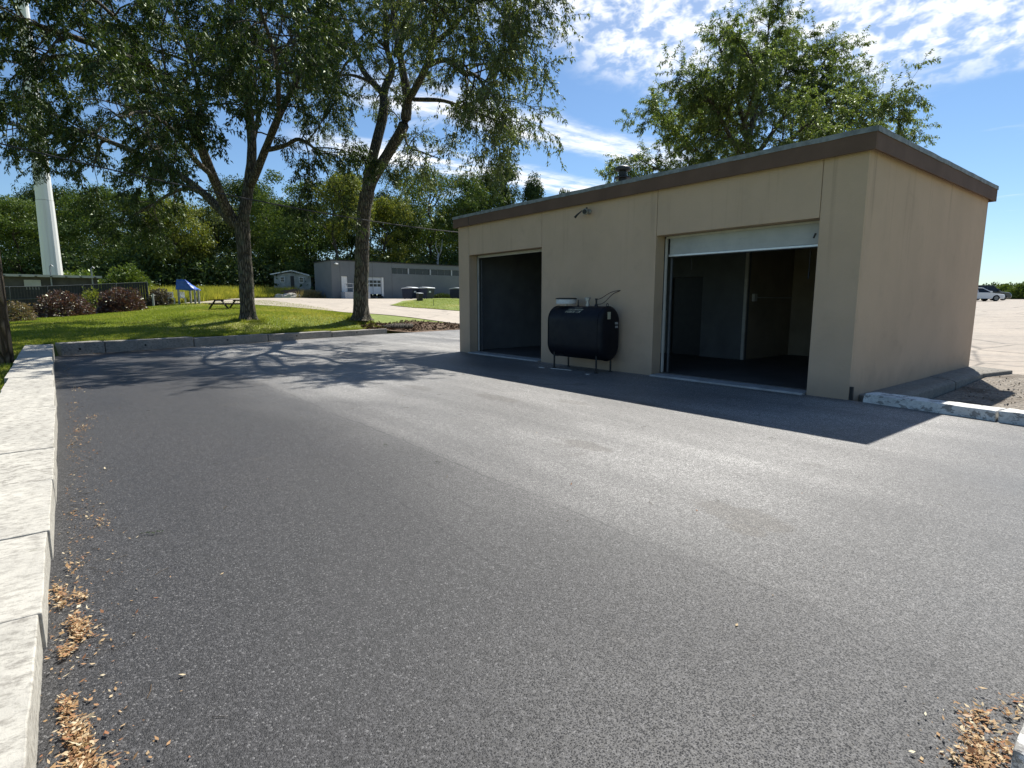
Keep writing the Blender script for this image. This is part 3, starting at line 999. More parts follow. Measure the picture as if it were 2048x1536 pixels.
lamp = thing('floodlight', 'small grey floodlight on a bent arm high on the garage front', 'floodlight', (-5.95, -.05, 3.66))
mp = MB().lathe((0, 0, 0), [(.06, 0), (.06, .02), (.045, .05)], 14).build('mount_plate', M_PIPE, None)
mp.parent = lamp; mp.location = (.0, .048, .06); mp.rotation_euler = (R(90), 0, 0)
MB().tube([(-5.95, -.08, 3.72), (-6.05, -.16, 3.74), (-6.16, -.20, 3.66), (-6.22, -.22, 3.60)], [.02, .014, .022, .03], 8).build('arm', M_BLACK, lamp)
MB().tube([(-5.98, -.06, 3.72), (-5.90, -.20, 3.70), (-5.885, -.235, 3.695)], [.055, .075, .06], 14).build('lamp_head', M_PIPE, lamp)
MB().tube([(-5.8845, -.2365, 3.6948), (-5.880, -.245, 3.6937)], [.055, .05], 14).build('lens', M_BLACK, lamp)
MB().tube([(-5.93, -.12, 3.77), (-5.93, -.12, 3.81)], .02, 8).build('sensor', M_BLACK, lamp)

# loose bits on the asphalt under the tank
for (x, y, l, w, lab) in ((-6.55, -.95, .16, .04, 'short pale wood scrap left of the oil tank legs'),
                          (-6.0, -.82, .62, .035, 'long pale wood strip lying in front of the oil tank'),
                          (-4.95, -1.0, .09, .05, 'small pale chip by the right front leg of the oil tank')):
    o = MB().box(-l / 2, l / 2, -w / 2, w / 2, .002, .018).build('wood_scrap', M_TRIM, None, bevel=.004)
    o.location = (x, y, 0); o.rotation_euler = (0, 0, .15)
    tag(o, lab, 'wood scrap', 'scraps under the oil tank')

# ------------------------------------------------------------------ trees
def mat_bark(name, c1, c2, sc=1.0):
    t = NT(name)
    p = t.geo.outputs['Position']
    q = t.mapping(p, (5 * sc, 5 * sc, 1.1 * sc))
    v = t.voronoi(q, 2.2, 'DISTANCE_TO_EDGE')
    n = t.noise(q, 2.5, 5, .7)
    h = t.math('ADD', t.ramp(v.outputs['Distance'], 0, .25), t.math('MULTIPLY', n, .8))
    col = t.mix(t.ramp(h, .4, 1.3), tuple(x * .35 for x in c1), c1)
    col = t.mix(t.ramp(t.noise(p, 2.0, 4), .5, .72), col, c2)
    t.principled(col, .92, 0, .15, t.bump(h, 1.0, .06))
    return t.m


M_BARK = mat_bark('locust_bark', (.155, .135, .105), (.13, .14, .10))
M_BARK2 = mat_bark('forest_bark', (.13, .115, .095), (.10, .10, .085))
M_LOC = leaf_mat('locust_leaf', (.020, .040, .013), (.038, .064, .019), (.080, .110, .030), .28, .05)
M_LOC2 = leaf_mat('locust_leaf_grey', (.050, .080, .030), (.085, .120, .045), (.16, .18, .075), .44, .07)
M_LOC3 = leaf_mat('locust_leaf_light', (.070, .115, .038), (.115, .168, .055), (.20, .235, .095), .50, .08)
M_FOL = {
    'dark': leaf_mat('dark_forest_leaf', (.028, .050, .016), (.048, .078, .024), (.085, .115, .038), .28, .03),
    'mid': leaf_mat('forest_leaf', (.050, .085, .022), (.080, .122, .032), (.13, .165, .048), .34, .03),
    'yellow': leaf_mat('yellowish_leaf', (.090, .125, .026), (.150, .175, .040), (.25, .24, .06), .38, .03),
    'pale': leaf_mat('pale_green_leaf', (.085, .115, .045), (.130, .160, .065), (.19, .21, .10), .34, .03)}


def diamonds(base, d, w_vec, length, width, droop=.0):
    """leaf blades: a folded diamond from each base along d"""
    n = len(base)
    l = length[:, None]; w = width[:, None]
    tip = base + d * l; tip[:, 2] -= droop * length
    mid = base + d * l * .45
    V = np.empty((n, 4, 3))
    V[:, 0] = base; V[:, 1] = mid + w_vec * w * .5; V[:, 2] = tip; V[:, 3] = mid - w_vec * w * .5
    F = np.arange(n * 4).reshape(n, 4)
    return V.reshape(-1, 3), F


def unit(a):
    return a / np.maximum(np.linalg.norm(a, axis=-1, keepdims=True), 1e-6)


def poly_at(P, t):
    """points and tangents at fractions t of a polyline"""
    s = np.r_[0, np.cumsum(np.linalg.norm(np.diff(P, axis=0), axis=1))]
    q = t * s[-1]
    X = np.stack([np.interp(q, s, P[:, k]) for k in range(3)], 1)
    i = np.clip(np.searchsorted(s, q) - 1, 0, len(P) - 2)
    T = unit(P[i + 1] - P[i])
    return X, T, s[-1], i


def smooth_poly(P, R_, n):
    """Catmull-Rom through limb points"""
    P = np.asarray(P, float); m = len(P)
    Q = np.vstack([2 * P[0] - P[1], P, 2 * P[-1] - P[-2]])
    out, rad = [], []
    for i in range(m - 1):
        for j in range(n):
            t = j / n
            p0, p1, p2, p3 = Q[i], Q[i + 1], Q[i + 2], Q[i + 3]
            out.append(.5 * ((2 * p1) + (-p0 + p2) * t + (2 * p0 - 5 * p1 + 4 * p2 - p3) * t * t + (-p0 + 3 * p1 - 3 * p2 + p3) * t ** 3))
            rad.append(R_[i] * (1 - t) + R_[i + 1] * t)
    out.append(P[-1]); rad.append(R_[-1])
    return np.array(out), np.array(rad)


def branch(rng, p0, d, L, r0, droop, nseg=5, wander=.25):
    P = [p0]; d = d.copy()
    for k in range(nseg):
        d = unit(d + rng.normal(0, wander, 3) * .6 + np.array([0, 0, -droop * (k + 1) / nseg * .6]))
        P.append(P[-1] + d * L / nseg)
    return np.array(P), np.linspace(r0, max(r0 * .25, .004), nseg + 1)


def big_tree(name, label, loc, limbs, seed, leafm, sec_per_m=1.5, twig_per_m=3.2, fronds=26, fl=(.16, .27), droop=.35, tmin=.22, sec_len=(1.3, 3.0), first_leafy=1, twig_from=.15, rscale=1.0):
    rng = np.random.default_rng(seed)
    root = thing(name, label, 'tree', loc, local=True)
    loc3 = np.zeros(3)
    trunk, br = MB(), MB()
    centre = np.mean([l[-1][:3] for l in limbs], axis=0)
    twigs = []
    for li, lm in enumerate(limbs):
        lm = np.array(lm); lm[:, 3] *= rscale
        P, Rr = smooth_poly(lm[:, :3], lm[:, 3], 6 if li == 0 else 4)
        if li == 0:
            # flared, fluted trunk with a rough outline
            n = 22; vs = []; fs_ = []
            for i, p in enumerate(P):
                fl_ = max(0, 1 - (p[2] + .1) / .9)
                for k in range(n):
                    a_ = 2 * math.pi * k / n
                    q = Vector((math.cos(a_) * 1.6 + seed, math.sin(a_) * 1.6, p[2] * .7))
                    rr = Rr[i] * (1 + .10 * noise.noise(q) + .06 * noise.noise(q * 3.1) + .28 * fl_ * fl_ * (.6 + math.sin(a_ * 5 + seed)))
                    vs.append((p[0] + rr * math.cos(a_), p[1] + rr * math.sin(a_), p[2]))
            for i in range(len(P) - 1):
                for k in range(n):
                    k2 = (k + 1) % n
                    fs_.append((i * n + k, i * n + k2, (i + 1) * n + k2, (i + 1) * n + k))
            trunk.add(vs, fs_)
        else:
            # knobbly limbs
            Rj = Rr * (1 + .12 * np.array([noise.noise(Vector(p) * 1.7) for p in P]))
            trunk.tube(P, list(Rj), 9)
        if li < first_leafy:
            continue
        s = np.linalg.norm(np.diff(P, axis=0), axis=1).sum()
        n = max(2, int(s * sec_per_m))
        ts = tmin + (1 - tmin) * rng.random(n) ** .8
        X, Tn, _, idx = poly_at(P, ts)
        for x, tn, t, i in zip(X, Tn, ts, idx):
            perp = unit(np.cross(tn, rng.normal(0, 1, 3)))
            outw = unit(x - centre + np.array([0, 0, 1.0]))
            d = unit(tn * .55 + perp * .9 + outw * .35 + np.array([0, 0, .1]))
            L = rng.uniform(*sec_len) * (1.15 - .45 * t)
            r0 = min(Rr[i] * .5, .012 * L + .012)
            Q, q = branch(rng, x, d, L, r0, droop, 5)
            br.tube(Q, list(q), 5, False)
            m = max(2, int(L * twig_per_m))
            for tx, tt in zip(*poly_at(Q, twig_from + (1 - twig_from) * rng.random(m))[:2]):
                pp = unit(np.cross(tt, rng.normal(0, 1, 3)))
                dd = unit(tt * .6 + pp * .8)
                l2 = rng.uniform(.5, 1.15)
                W, w = branch(rng, tx, dd, l2, .009, droop * 1.5, 4)
                br.tube(W, list(w), 3, False)
                twigs.append(W)
    # fronds along every twig
    bases, dirs = [], []
    for W in twigs:
        m = rng.integers(int(fronds * .6), int(fronds * 1.3))
        X, Tn, _, _ = poly_at(W, .1 + .9 * rng.random(m))
        pp = unit(np.cross(Tn, rng.normal(0, 1, (m, 3))))
        dirs.append(unit(Tn * .5 + pp * .8 + np.array([0, 0, -.25])))
        bases.append(X + rng.normal(0, .04, (m, 3)))
    B = np.concatenate(bases); D = np.concatenate(dirs)
    n = len(B)
    wv = unit(np.cross(D, unit(rng.normal(0, .55, (n, 3)) + np.array([0, 0, 1.0]))))
    ln = rng.uniform(fl[0], fl[1], n); wd = ln * rng.uniform(.30, .46, n)
    V, F = diamonds(B, D, wv, ln, wd, .25)
    ob = trunk.build('trunk', M_BARK, root, smooth=True)
    obb = br.build('branches', M_BARK, root)
    me = np_mesh('crown', V, F, rng.random(n))
    link('crown', me, leafm, root)
    return root, n


T2_LIMBS = [[(0,0,-0.1,0.621),(0.02,0.03,0.23,0.466),(0.08,0.1,1.95,0.414),(0.17,0.22,3.94,0.401),(0.25,0.32,5.28,0.414),(0.37,0.47,6.24,0.427)],[(0.37,0.46,6.12,0.337),(0.45,0.56,7.17,0.311),(0.51,0.97,8.62,0.298),(0.5,1.44,10.21,0.285),(0.26,1.62,11.28,0.246),(0.35,2.05,12.38,0.194),(0.0,1.93,13.62,0.155),(-0.09,1.98,15.24,0.117),(-0.14,1.91,17.06,0.065)],[(0.26,1.61,11.09,0.207),(-1.12,1.16,12.54,0.168),(-1.94,1.09,14.05,0.142),(-2.65,0.84,15.64,0.117),(-3.58,0.31,16.77,0.078),(-4.57,-0.61,17.6,0.047)],[(0.37,0.46,6.12,0.337),(0.71,0.74,7.01,0.324),(1.55,1.31,8.32,0.311),(2.11,1.69,9.27,0.298),(2.4,1.73,10.34,0.272),(2.47,1.5,11.54,0.207),(2.5,1.22,12.93,0.155),(2.49,1.04,14.11,0.117),(2.49,0.88,15.82,0.065)],[(2.4,1.73,10.2,0.22),(3.36,1.66,10.56,0.194),(4.77,1.5,11.16,0.181),(5.97,1.08,11.71,0.155),(7.35,0.41,12.36,0.117),(8.8,-0.17,12.78,0.065)],[(4.65,1.51,11.08,0.155),(6.69,1.19,10.61,0.129),(8.55,0.8,9.47,0.104),(10.32,0.14,8.72,0.078),(11.73,-0.35,7.73,0.052),(12.62,-0.51,7.08,0.031)],[(5.7,1.23,11.55,0.129),(7.43,1.0,11.44,0.109),(9.24,0.7,11.47,0.088),(10.77,0.37,11.04,0.062),(11.93,0.23,9.95,0.039),(12.81,0.04,8.71,0.026)],[(3.22,1.65,10.1,0.117),(5.78,1.65,9.37,0.093),(8.06,1.46,8.36,0.067),(10.06,1.09,7.51,0.041),(11.4,0.85,6.86,0.026)],[(2.11,1.7,9.37,0.091),(3.27,1.23,8.02,0.062),(4.93,1.06,7.34,0.041),(6.43,1.03,6.78,0.026)],[(0.45,2.18,13.03,0.129),(-0.71,3.13,15.33,0.104),(-1.53,4.51,17.52,0.078),(-1.53,6.11,19.04,0.052)],[(2.41,1.43,12.43,0.129),(4.81,0.43,12.57,0.104),(7.76,-0.52,11.92,0.078),(10.54,-1.2,10.35,0.047)],[(-0.46,1.35,11.82,0.104),(-0.01,-0.02,11.72,0.078),(0.2,-1.35,11.13,0.052),(0.2,-2.32,10.26,0.031)],[(6.23,0.93,11.83,0.104),(8.88,0.73,12.38,0.078),(11.01,0.2,11.66,0.052),(12.35,0.11,10.64,0.031)],[(-1.57,1.24,13.44,0.104),(-3.98,1.42,13.74,0.078),(-5.52,1.09,12.26,0.052),(-6.41,0.78,11.06,0.031)]]
T1_LIMBS = [[(0,0,-0.09,0.501),(-0.01,-0.01,0.2,0.364),(0.0,0.01,1.76,0.342),(0.01,0.01,3.07,0.342),(0.0,0.0,4.26,0.376)],[(0,0,4.15,0.296),(-0.05,0.41,6.0,0.262),(-0.22,0.68,7.61,0.239),(-0.69,0.73,9.58,0.205),(-1.14,0.66,11.03,0.171),(-1.55,0.62,12.84,0.125),(-1.8,0.63,14.58,0.091),(-2.05,0.64,16.11,0.046)],[(0.07,0.42,5.85,0.205),(0.58,0.57,6.33,0.194),(1.43,0.83,7.3,0.182),(2.4,1.1,8.29,0.159),(3.42,1.41,9.19,0.125),(4.22,1.77,10.25,0.091),(4.95,2.05,11.32,0.064),(5.6,2.23,12.32,0.034)],[(1.28,0.8,7.18,0.137),(1.87,1.06,7.17,0.125),(2.48,1.35,7.23,0.102),(3.1,1.65,7.36,0.087),(3.89,2.0,6.85,0.059),(4.37,2.29,5.84,0.036)],[(-0.06,-0.08,4.04,0.273),(-0.13,-0.49,4.66,0.25),(0.5,-1.14,5.99,0.228),(1.19,-1.72,7.22,0.205),(1.8,-2.23,8.32,0.182),(2.33,-3.17,9.08,0.148),(2.91,-4.7,9.24,0.114),(3.65,-6.02,9.21,0.082),(4.25,-7.2,8.99,0.055),(4.51,-7.83,8.78,0.027)],[(-0.2,-0.25,4.15,0.228),(-1.4,-1.12,5.5,0.205),(-2.61,-2.0,6.53,0.171),(-4.07,-3.19,7.44,0.137),(-5.42,-4.42,8.17,0.114),(-6.23,-5.11,8.6,0.102),(-7.91,-6.75,8.75,0.077),(-9.21,-8.06,9.08,0.055),(-10.08,-9.0,9.02,0.027)],[(1.85,-2.18,8.23,0.137),(1.89,-3.41,8.45,0.114),(1.74,-4.25,8.95,0.096),(1.39,-5.66,9.26,0.073),(0.98,-6.81,8.67,0.046),(1.04,-7.38,8.01,0.023)],[(-1.26,-0.95,5.46,0.114),(-2.22,-1.84,5.8,0.096),(-3.3,-2.87,5.2,0.068),(-4.11,-3.56,4.73,0.036)],[(0.5,-1.14,5.99,0.137),(2.76,-2.15,6.06,0.114),(4.92,-3.13,6.46,0.091),(6.95,-4.11,6.32,0.059),(8.4,-4.87,5.68,0.03)],[(0.52,-1.6,7.38,0.137),(-0.9,-1.13,9.35,0.118),(-2.74,-1.04,11.76,0.102),(-4.31,-1.25,13.93,0.08),(-5.42,-1.35,16.04,0.046)],[(2.36,-3.15,9.06,0.102),(3.77,-4.09,9.68,0.082),(5.27,-4.94,9.76,0.059),(6.4,-5.77,9.58,0.036)],[(-0.22,0.68,7.61,0.137),(-1.62,1.5,9.65,0.114),(-2.43,2.4,11.63,0.091),(-2.87,3.47,13.63,0.068),(-2.8,4.52,15.28,0.041)],[(-0.69,0.73,9.58,0.114),(-2.63,-0.1,11.1,0.096),(-5.46,-1.41,12.53,0.068),(-7.96,-2.95,13.4,0.041)],[(2.4,1.1,8.29,0.114),(5.73,0.13,8.7,0.096),(8.29,-0.82,8.73,0.073),(10.63,-1.73,8.44,0.046)],[(-5.42,-4.42,8.17,0.068),(-5.57,-4.77,7.23,0.046),(-5.56,-4.91,6.66,0.023)],[(-2.61,-2.0,6.53,0.114),(-5.43,-2.02,7.38,0.091),(-7.84,-2.48,8.97,0.068),(-10.06,-3.67,10.74,0.046)]]
T3_LIMBS = [[(-0.02,-0.02,0.4,0.332),(-0.19,-0.24,4.09,0.318),(-0.38,-0.48,6.39,0.304),(-0.55,-0.7,7.53,0.291)],[(-0.55,-0.69,7.4,0.221),(-0.6,-0.27,8.86,0.194),(-0.6,0.21,10.33,0.152),(-0.6,0.53,11.89,0.111),(-0.6,0.86,13.45,0.069),(-0.56,0.91,14.42,0.033)],[(-0.55,-0.69,7.4,0.221),(-0.54,-1.33,8.52,0.194),(-0.59,-2.02,9.48,0.166),(-0.79,-2.61,10.47,0.127),(-1.03,-3.23,11.67,0.083),(-1.23,-3.64,12.54,0.039)],[(-0.38,-0.48,6.39,0.221),(-0.46,-1.87,6.95,0.194),(-0.59,-3.15,7.95,0.152),(-0.8,-4.22,8.96,0.111),(-1.19,-5.36,9.73,0.072),(-1.67,-6.29,10.1,0.036)],[(-0.39,-0.49,6.65,0.221),(-0.19,1.04,8.12,0.194),(0.12,2.41,9.59,0.152),(0.46,3.79,11.08,0.116),(0.9,4.99,12.53,0.083),(1.29,5.8,13.39,0.039)],[(-0.3,-0.38,5.63,0.194),(-1.93,-0.82,6.63,0.166),(-3.74,-1.5,7.66,0.133),(-5.2,-2.37,9.17,0.094),(-6.36,-3.19,10.24,0.044)],[(-0.3,-0.38,5.63,0.194),(1.25,-0.03,6.41,0.166),(2.78,0.28,7.11,0.133),(4.28,0.89,7.79,0.094),(5.43,1.69,8.34,0.055),(6.22,2.36,8.49,0.028)],[(-0.28,-0.36,5.12,0.166),(-1.41,-3.39,5.18,0.138),(-2.2,-5.67,5.5,0.1),(-2.91,-7.52,6.07,0.055),(-3.31,-8.35,6.48,0.028)],[(-0.28,-0.36,5.12,0.166),(0.72,2.83,6.14,0.138),(1.86,6.21,7.49,0.105),(3.01,8.62,8.19,0.066),(4.08,10.6,9.13,0.033)],[(-0.6,-0.27,8.86,0.138),(-1.14,2.58,10.47,0.111),(-1.27,4.84,12.9,0.083),(-1.47,6.2,14.95,0.044)],[(-0.54,-1.33,8.52,0.138),(0.98,-3.28,9.14,0.111),(1.92,-4.66,9.82,0.083),(2.08,-6.23,10.36,0.044)],[(-0.39,-0.49,6.65,0.166),(-2.2,2.05,8.47,0.138),(-4.57,3.09,10.9,0.1),(-6.44,3.15,12.28,0.05)],[(-0.38,-0.48,6.39,0.166),(2.07,-2.21,6.38,0.138),(3.95,-3.87,6.77,0.1),(5.25,-4.64,7.09,0.05)],[(0.12,2.41,9.59,0.111),(1.31,3.26,9.71,0.089),(2.61,4.26,10.33,0.061),(3.49,5.04,10.75,0.028)]]

_r1 = big_tree('locust_tree', 'wide dark leafy tree left of the forked one, low limbs reaching far left', (-23.71, -3.48, .82), T1_LIMBS, 3, M_LOC, 2.6, 5.6, 54, (.085, .16), droop=.28, tmin=.34, sec_len=(1.5, 3.7), twig_from=.42, rscale=.86)
_r2 = big_tree('locust_tree', 'tall forked tree with two bare stems rising beside the garage', (-23.9, 1.91, .76), T2_LIMBS, 8, M_LOC2, 2.5, 4.8, 40, (.075, .145), droop=.42, tmin=.36, sec_len=(1.5, 3.7), twig_from=.32, rscale=.84)
_r3 = big_tree('locust_tree', 'round light green tree standing behind the garage roof', (-12.39, 19.63, .75), [[(0, 0, -.3, .30)] + [(x, y, z + 1.63, r * .62) for x, y, z, r in T3_LIMBS[0]]] + [[(x * .86, y * .86, z * .95 + 1.63 + .25, r * .62) for x, y, z, r in l] for l in T3_LIMBS[1:]], 5, M_LOC3, 4.8, 5.0, 64, (.085, .16), droop=.2, sec_len=(1.2, 3.0), tmin=.18)
print('fronds', _r1[1], _r2[1], _r3[1])

# ------------------------------------------------------------------ background woodland
def crown_mesh(name, seed, nleaf, size, lobes=16, slender=1.0, zlo=.18):
    """unit crown: height 1, radius about .5 -> scaled per tree; many leaf clumps on overlapping lobes"""
    rng = np.random.default_rng(seed)
    C, Rl = [], []
    for i in range(lobes):
        z = zlo + (1 - zlo) * (.08 + .84 * rng.random())
        rmax = .36 * math.sin(math.pi * min(.97, max(.12, (z - zlo * .6) / (1.05 - zlo * .6)))) ** .7
        a_ = rng.random() * 2 * math.pi; rr = rmax * math.sqrt(rng.random())
        C.append((rr * math.cos(a_), rr * math.sin(a_), z)); Rl.append(rng.uniform(.10, .22))
    C.append((0, 0, .90)); Rl.append(.10)
    C = np.array(C); Rl = np.array(Rl)
    k = rng.choice(len(C), nleaf, p=Rl ** 2 / (Rl ** 2).sum())
    u = unit(rng.normal(0, 1, (nleaf, 3)))
    u[:, 2] = np.where(u[:, 2] < -.2, -u[:, 2] * .6, u[:, 2])
    u = unit(u)
    sub = u
    lump = np.array([1 + .38 * noise.noise(Vector((a_[0] * 2.6 + c_, a_[1] * 2.6, a_[2] * 2.6 + seed))) for a_, c_ in zip(u, k * 3.7)])
    P = C[k] + sub * (Rl[k] * lump * (.45 + .65 * rng.random(nleaf) ** .5))[:, None] * np.array([1, 1, .66])
    nrm = unit(sub + rng.normal(0, .55, (nleaf, 3)))
    d = unit(np.cross(nrm, rng.normal(0, 1, (nleaf, 3)))); d[:, 2] -= .25; d = unit(d)
    wv = unit(np.cross(d, nrm))
    ln = size * rng.uniform(.6, 1.35, nleaf)
    return P, d, wv, ln, rng.random(nleaf)


def wood_tree(name, label, x, y, z, h, r, kind, seed, nleaf=6500, leaf=.42, group=None, zlo=.18):
    rng = np.random.default_rng(seed)
    root = thing(name, label, 'tree', (x, y, z - .1), group, local=True)
    P, d, wv, ln, v = crown_mesh('crown', seed, nleaf, leaf, 26, zlo=zlo)
    P = P * np.array([r * 2.55, r * 2.55, h])
    V, F = diamonds(P, d, wv, ln, ln * rng.uniform(.5, .8, nleaf), .15)
    link('crown', np_mesh('crown', V, F, v), M_FOL[kind], root)
    t = MB()
    tr = max(.12, h * .014)
    pts = [(0, 0, -.3)]
    for k in range(1, 7):
        pts.append((rng.normal(0, .12) * k * .6, rng.normal(0, .12) * k * .6, h * .13 * k))
    t.tube(pts, [tr * (1.15 - .14 * k) for k in range(7)], 8)
    for k in range(7):
        i = rng.integers(2, 6); p = np.array(pts[i]); a_ = rng.random() * 6.28
        q = p + np.array([math.cos(a_) * r * .6, math.sin(a_) * r * .6, h * .14])
        t.tube([p, (p + q) / 2 + rng.normal(0, .15, 3), q], [tr * .4, tr * .28, tr * .08], 5)
    t.build('trunk', M_BARK2, root, smooth=True)
    return root


front = [(-91.2, -13.7, 1.88, 12.4, 5.5, 'mid', 'lighter tree at the far left edge behind the dark fence'),
         (-101.0, -9.9, 2.06, 15.7, 4.4, 'dark', 'dark tree directly behind the white mast'),
         (-92.3, -5.5, 2.0, 15.2, 4.9, 'mid', 'green woodland tree just right of the white mast'),
         (-86.5, -1.3, 1.99, 13.8, 4.8, 'mid', 'green woodland tree above the right purple shrub'),
         (-81.2, 2.2, 2.0, 12.8, 4.0, 'yellow', 'yellow green woodland tree above the blue tarp'),
         (-84.8, 7.2, 2.1, 14.7, 4.6, 'pale', 'pale green woodland tree above the picnic table'),
         (-86.5, 11.6, 2.16, 16.8, 4.5, 'dark', 'dark woodland tree right behind the trunk of the wide left tree'),
         (-79.3, 14.1, 2.14, 17.7, 4.3, 'mid', 'tall green woodland tree behind the left of the small shed'),
         (-70.6, 15.5, 2.1, 15.4, 4.0, 'mid', 'green woodland tree hanging over the right side of the small shed'),
         (-66.5, 17.5, 2.08, 15.3, 3.9, 'yellow', 'yellow green tree over the left end of the grey building'),
         (-74.1, 23.9, 2.17, 18.1, 4.0, 'dark', 'dark woodland tree behind the forked trunk'),
         (-68.2, 24.9, 2.13, 14.0, 3.5, 'yellow', 'yellowish tree above the grey building right of the forked trunk'),
         (-75.7, 31.5, 2.21, 18.7, 3.9, 'dark', 'tall dark tree behind the middle of the grey building'),
         (-69.4, 33.0, 2.17, 19.2, 4.5, 'mid', 'broad green tree with the highest top above the grey building'),
         (-64.9, 35.6, 2.13, 17.5, 3.7, 'mid', 'green tree above the strip windows of the grey building'),
         (-65.9, 40.7, 2.13, 19.0, 3.1, 'dark', 'dark tree just left of the garage roof end'),
         (-67.3, 45.4, 2.14, 20.3, 2.7, 'dark', 'slender dark tree rising over the left end of the garage roof'),
         (-68.8, 51.5, 2.16, 19.3, 2.2, 'dark', 'small pointed dark tree second from right over the garage roof'),
         (-76.6, 65.9, 2.23, 20.5, 2.2, 'dark', 'lowest treetop just showing over the garage roof')]
for i, (x, y, z, h, r, kind, lab) in enumerate(front):
    wood_tree('woodland_tree', lab, x, y, z, h, r, kind, 100 + i, 17000, .24, 'trees of the wood behind the buildings', zlo=.10 if kind != 'dark' else .16)
back = [(-130.5, -18.2, 2.25, 17.2, 5.4), (-132.0, -13.6, 2.3, 16.7, 5.6), (-133.1, -8.6, 2.35, 16.1, 5.8), (-120.4, -3.8, 2.35, 13.9, 5.4), (-121.1, 1.7, 2.41, 16.8, 5.6), (-121.7, 7.4, 2.42, 16.3, 5.8), (-109.8, 11.2, 2.35, 14.2, 5.5), (-110.0, 17.3, 2.37, 17.1, 5.7), (-110.1, 23.6, 2.39, 16.6, 5.9), (-98.9, 26.4, 2.33, 14.4, 5.5), (-98.7, 33.1, 2.35, 17.4, 5.7), (-88.2, 35.2, 2.29, 15.2, 5.4), (-87.9, 42.0, 2.29, 14.7, 5.6), (-87.2, 49.3, 2.29, 17.7, 5.8), (-77.4, 50.4, 2.23, 15.5, 5.4)]
proto = None
ORD = ['first', 'second', 'third', 'fourth', 'fifth', 'sixth', 'seventh', 'eighth', 'ninth', 'tenth', 'eleventh', 'twelfth', 'thirteenth', 'fourteenth', 'fifteenth']
for i, (x, y, z, h, r) in enumerate(back):
    h *= 1.06 + .10 * ((i * 7) % 5) / 4; r *= 1.25
    lab = '%s dark tree from the left in the hidden back row of the wood' % ORD[i]
    if i % 4 == 0:
        proto = wood_tree('woodland_tree', lab, x, y, z, h, r, 'dark', 200 + i, 12000, .36, 'back row of the wood', zlo=.02)
        ph, pr = h, r
    else:
        copy_thing(proto, lab, (x, y, z - .1), 1.3 * i, (r / pr, r / pr, h / ph))


def foliage_mass(name, seed, pts, hgt, depth, n, leaf, mat):
    """uncountable undergrowth along a line"""
    rng = np.random.default_rng(seed)
    pts = np.array(pts, float)
    s = np.r_[0, np.cumsum(np.hypot(*np.diff(pts, axis=0).T))]
    q = rng.random(n) * s[-1]
    X = np.interp(q, s, pts[:, 0]) + rng.normal(0, depth, n); Y = np.interp(q, s, pts[:, 1]) + rng.normal(0, depth * .4, n)
    top = np.array([.55 + .45 * noise.noise(Vector((a_ * .35, seed, 0))) + .2 * noise.noise(Vector((a_ * 1.3, seed, 4))) for a_ in q])
    Z = hz(X, Y) + hgt * np.clip(top, .15, 1.2) * rng.random(n) ** .7
    P = np.stack([X, Y, Z], 1)
    nrm = unit(rng.normal(0, 1, (n, 3)) + np.array([.6, -.2, .5]))
    d = unit(np.cross(nrm, rng.normal(0, 1, (n, 3))))
    ln = leaf * rng.uniform(.6, 1.4, n)
    V, F = diamonds(P, d, unit(np.cross(d, nrm)), ln, ln * .65, .1)
    return stuff(link(name, np_mesh(name, V, F, rng.random(n)), mat))


foliage_mass('undergrowth', 31, [(-100, -18), (-84, -4), (-80, 6), (-76, 14), (-68, 20), (-68, 30), (-70, 48), (-72, 66)], 8.5, 2.6, 60000, .4, M_FOL['dark'])

# pale dead snag above the grey building
sn = thing('dead_tree', 'bare pale dead tree with forked limbs above the grey building', 'tree', (-63.6, 29.9, 2.05))
g = MB()
g.tube([(-63.60, 30.50, 1.9), (-63.55, 30.40, 6.4), (-63.50, 30.55, 8.2)], [.16, .13, .10], 7)
g.tube([(-63.50, 30.55, 7.6), (-63.40, 31.00, 8.6), (-63.30, 31.10, 10.0)], [.09, .07, .03], 6)
g.tube([(-63.50, 30.55, 8.0), (-63.60, 30.20, 9.0), (-63.60, 30.35, 9.9)], [.08, .06, .02], 6)
g.build('trunk', simple('bleached_wood', (.42, .40, .37), (.30, .29, .27), 3, .9), sn, smooth=True)
for k, (a_, b_) in enumerate((((-63.50, 30.50, 7.4), (-63.30, 29.60, 8.0)), ((-63.50, 30.50, 7.0), (-63.40, 29.80, 7.5)), ((-63.45, 30.90, 8.4), (-63.30, 30.60, 9.2)), ((-63.50, 30.50, 7.2), (-63.20, 30.00, 6.9)))):
    MB().tube([a_, tuple((p + q) / 2 + .06 for p, q in zip(a_, b_)), b_], [.05, .035, .012], 5).build('branch', bpy.data.materials['bleached_wood'], sn)

# ------------------------------------------------------------------ shrubs
M_PURP = leaf_mat('purple_leaf', (.060, .028, .030), (.095, .042, .042), (.16, .075, .065), .2, .15)
M_PURPG = leaf_mat('dusty_purple_leaf', (.070, .055, .050), (.105, .085, .075), (.14, .12, .09), .2, .1)
M_TANS = leaf_mat('dry_brown_leaf', (.15, .10, .06), (.20, .15, .10), (.12, .13, .06), .2, .1)
M_BRIGHT = leaf_mat('bright_leaf', (.07, .12, .02), (.11, .17, .03), (.18, .22, .05), .35, .1)


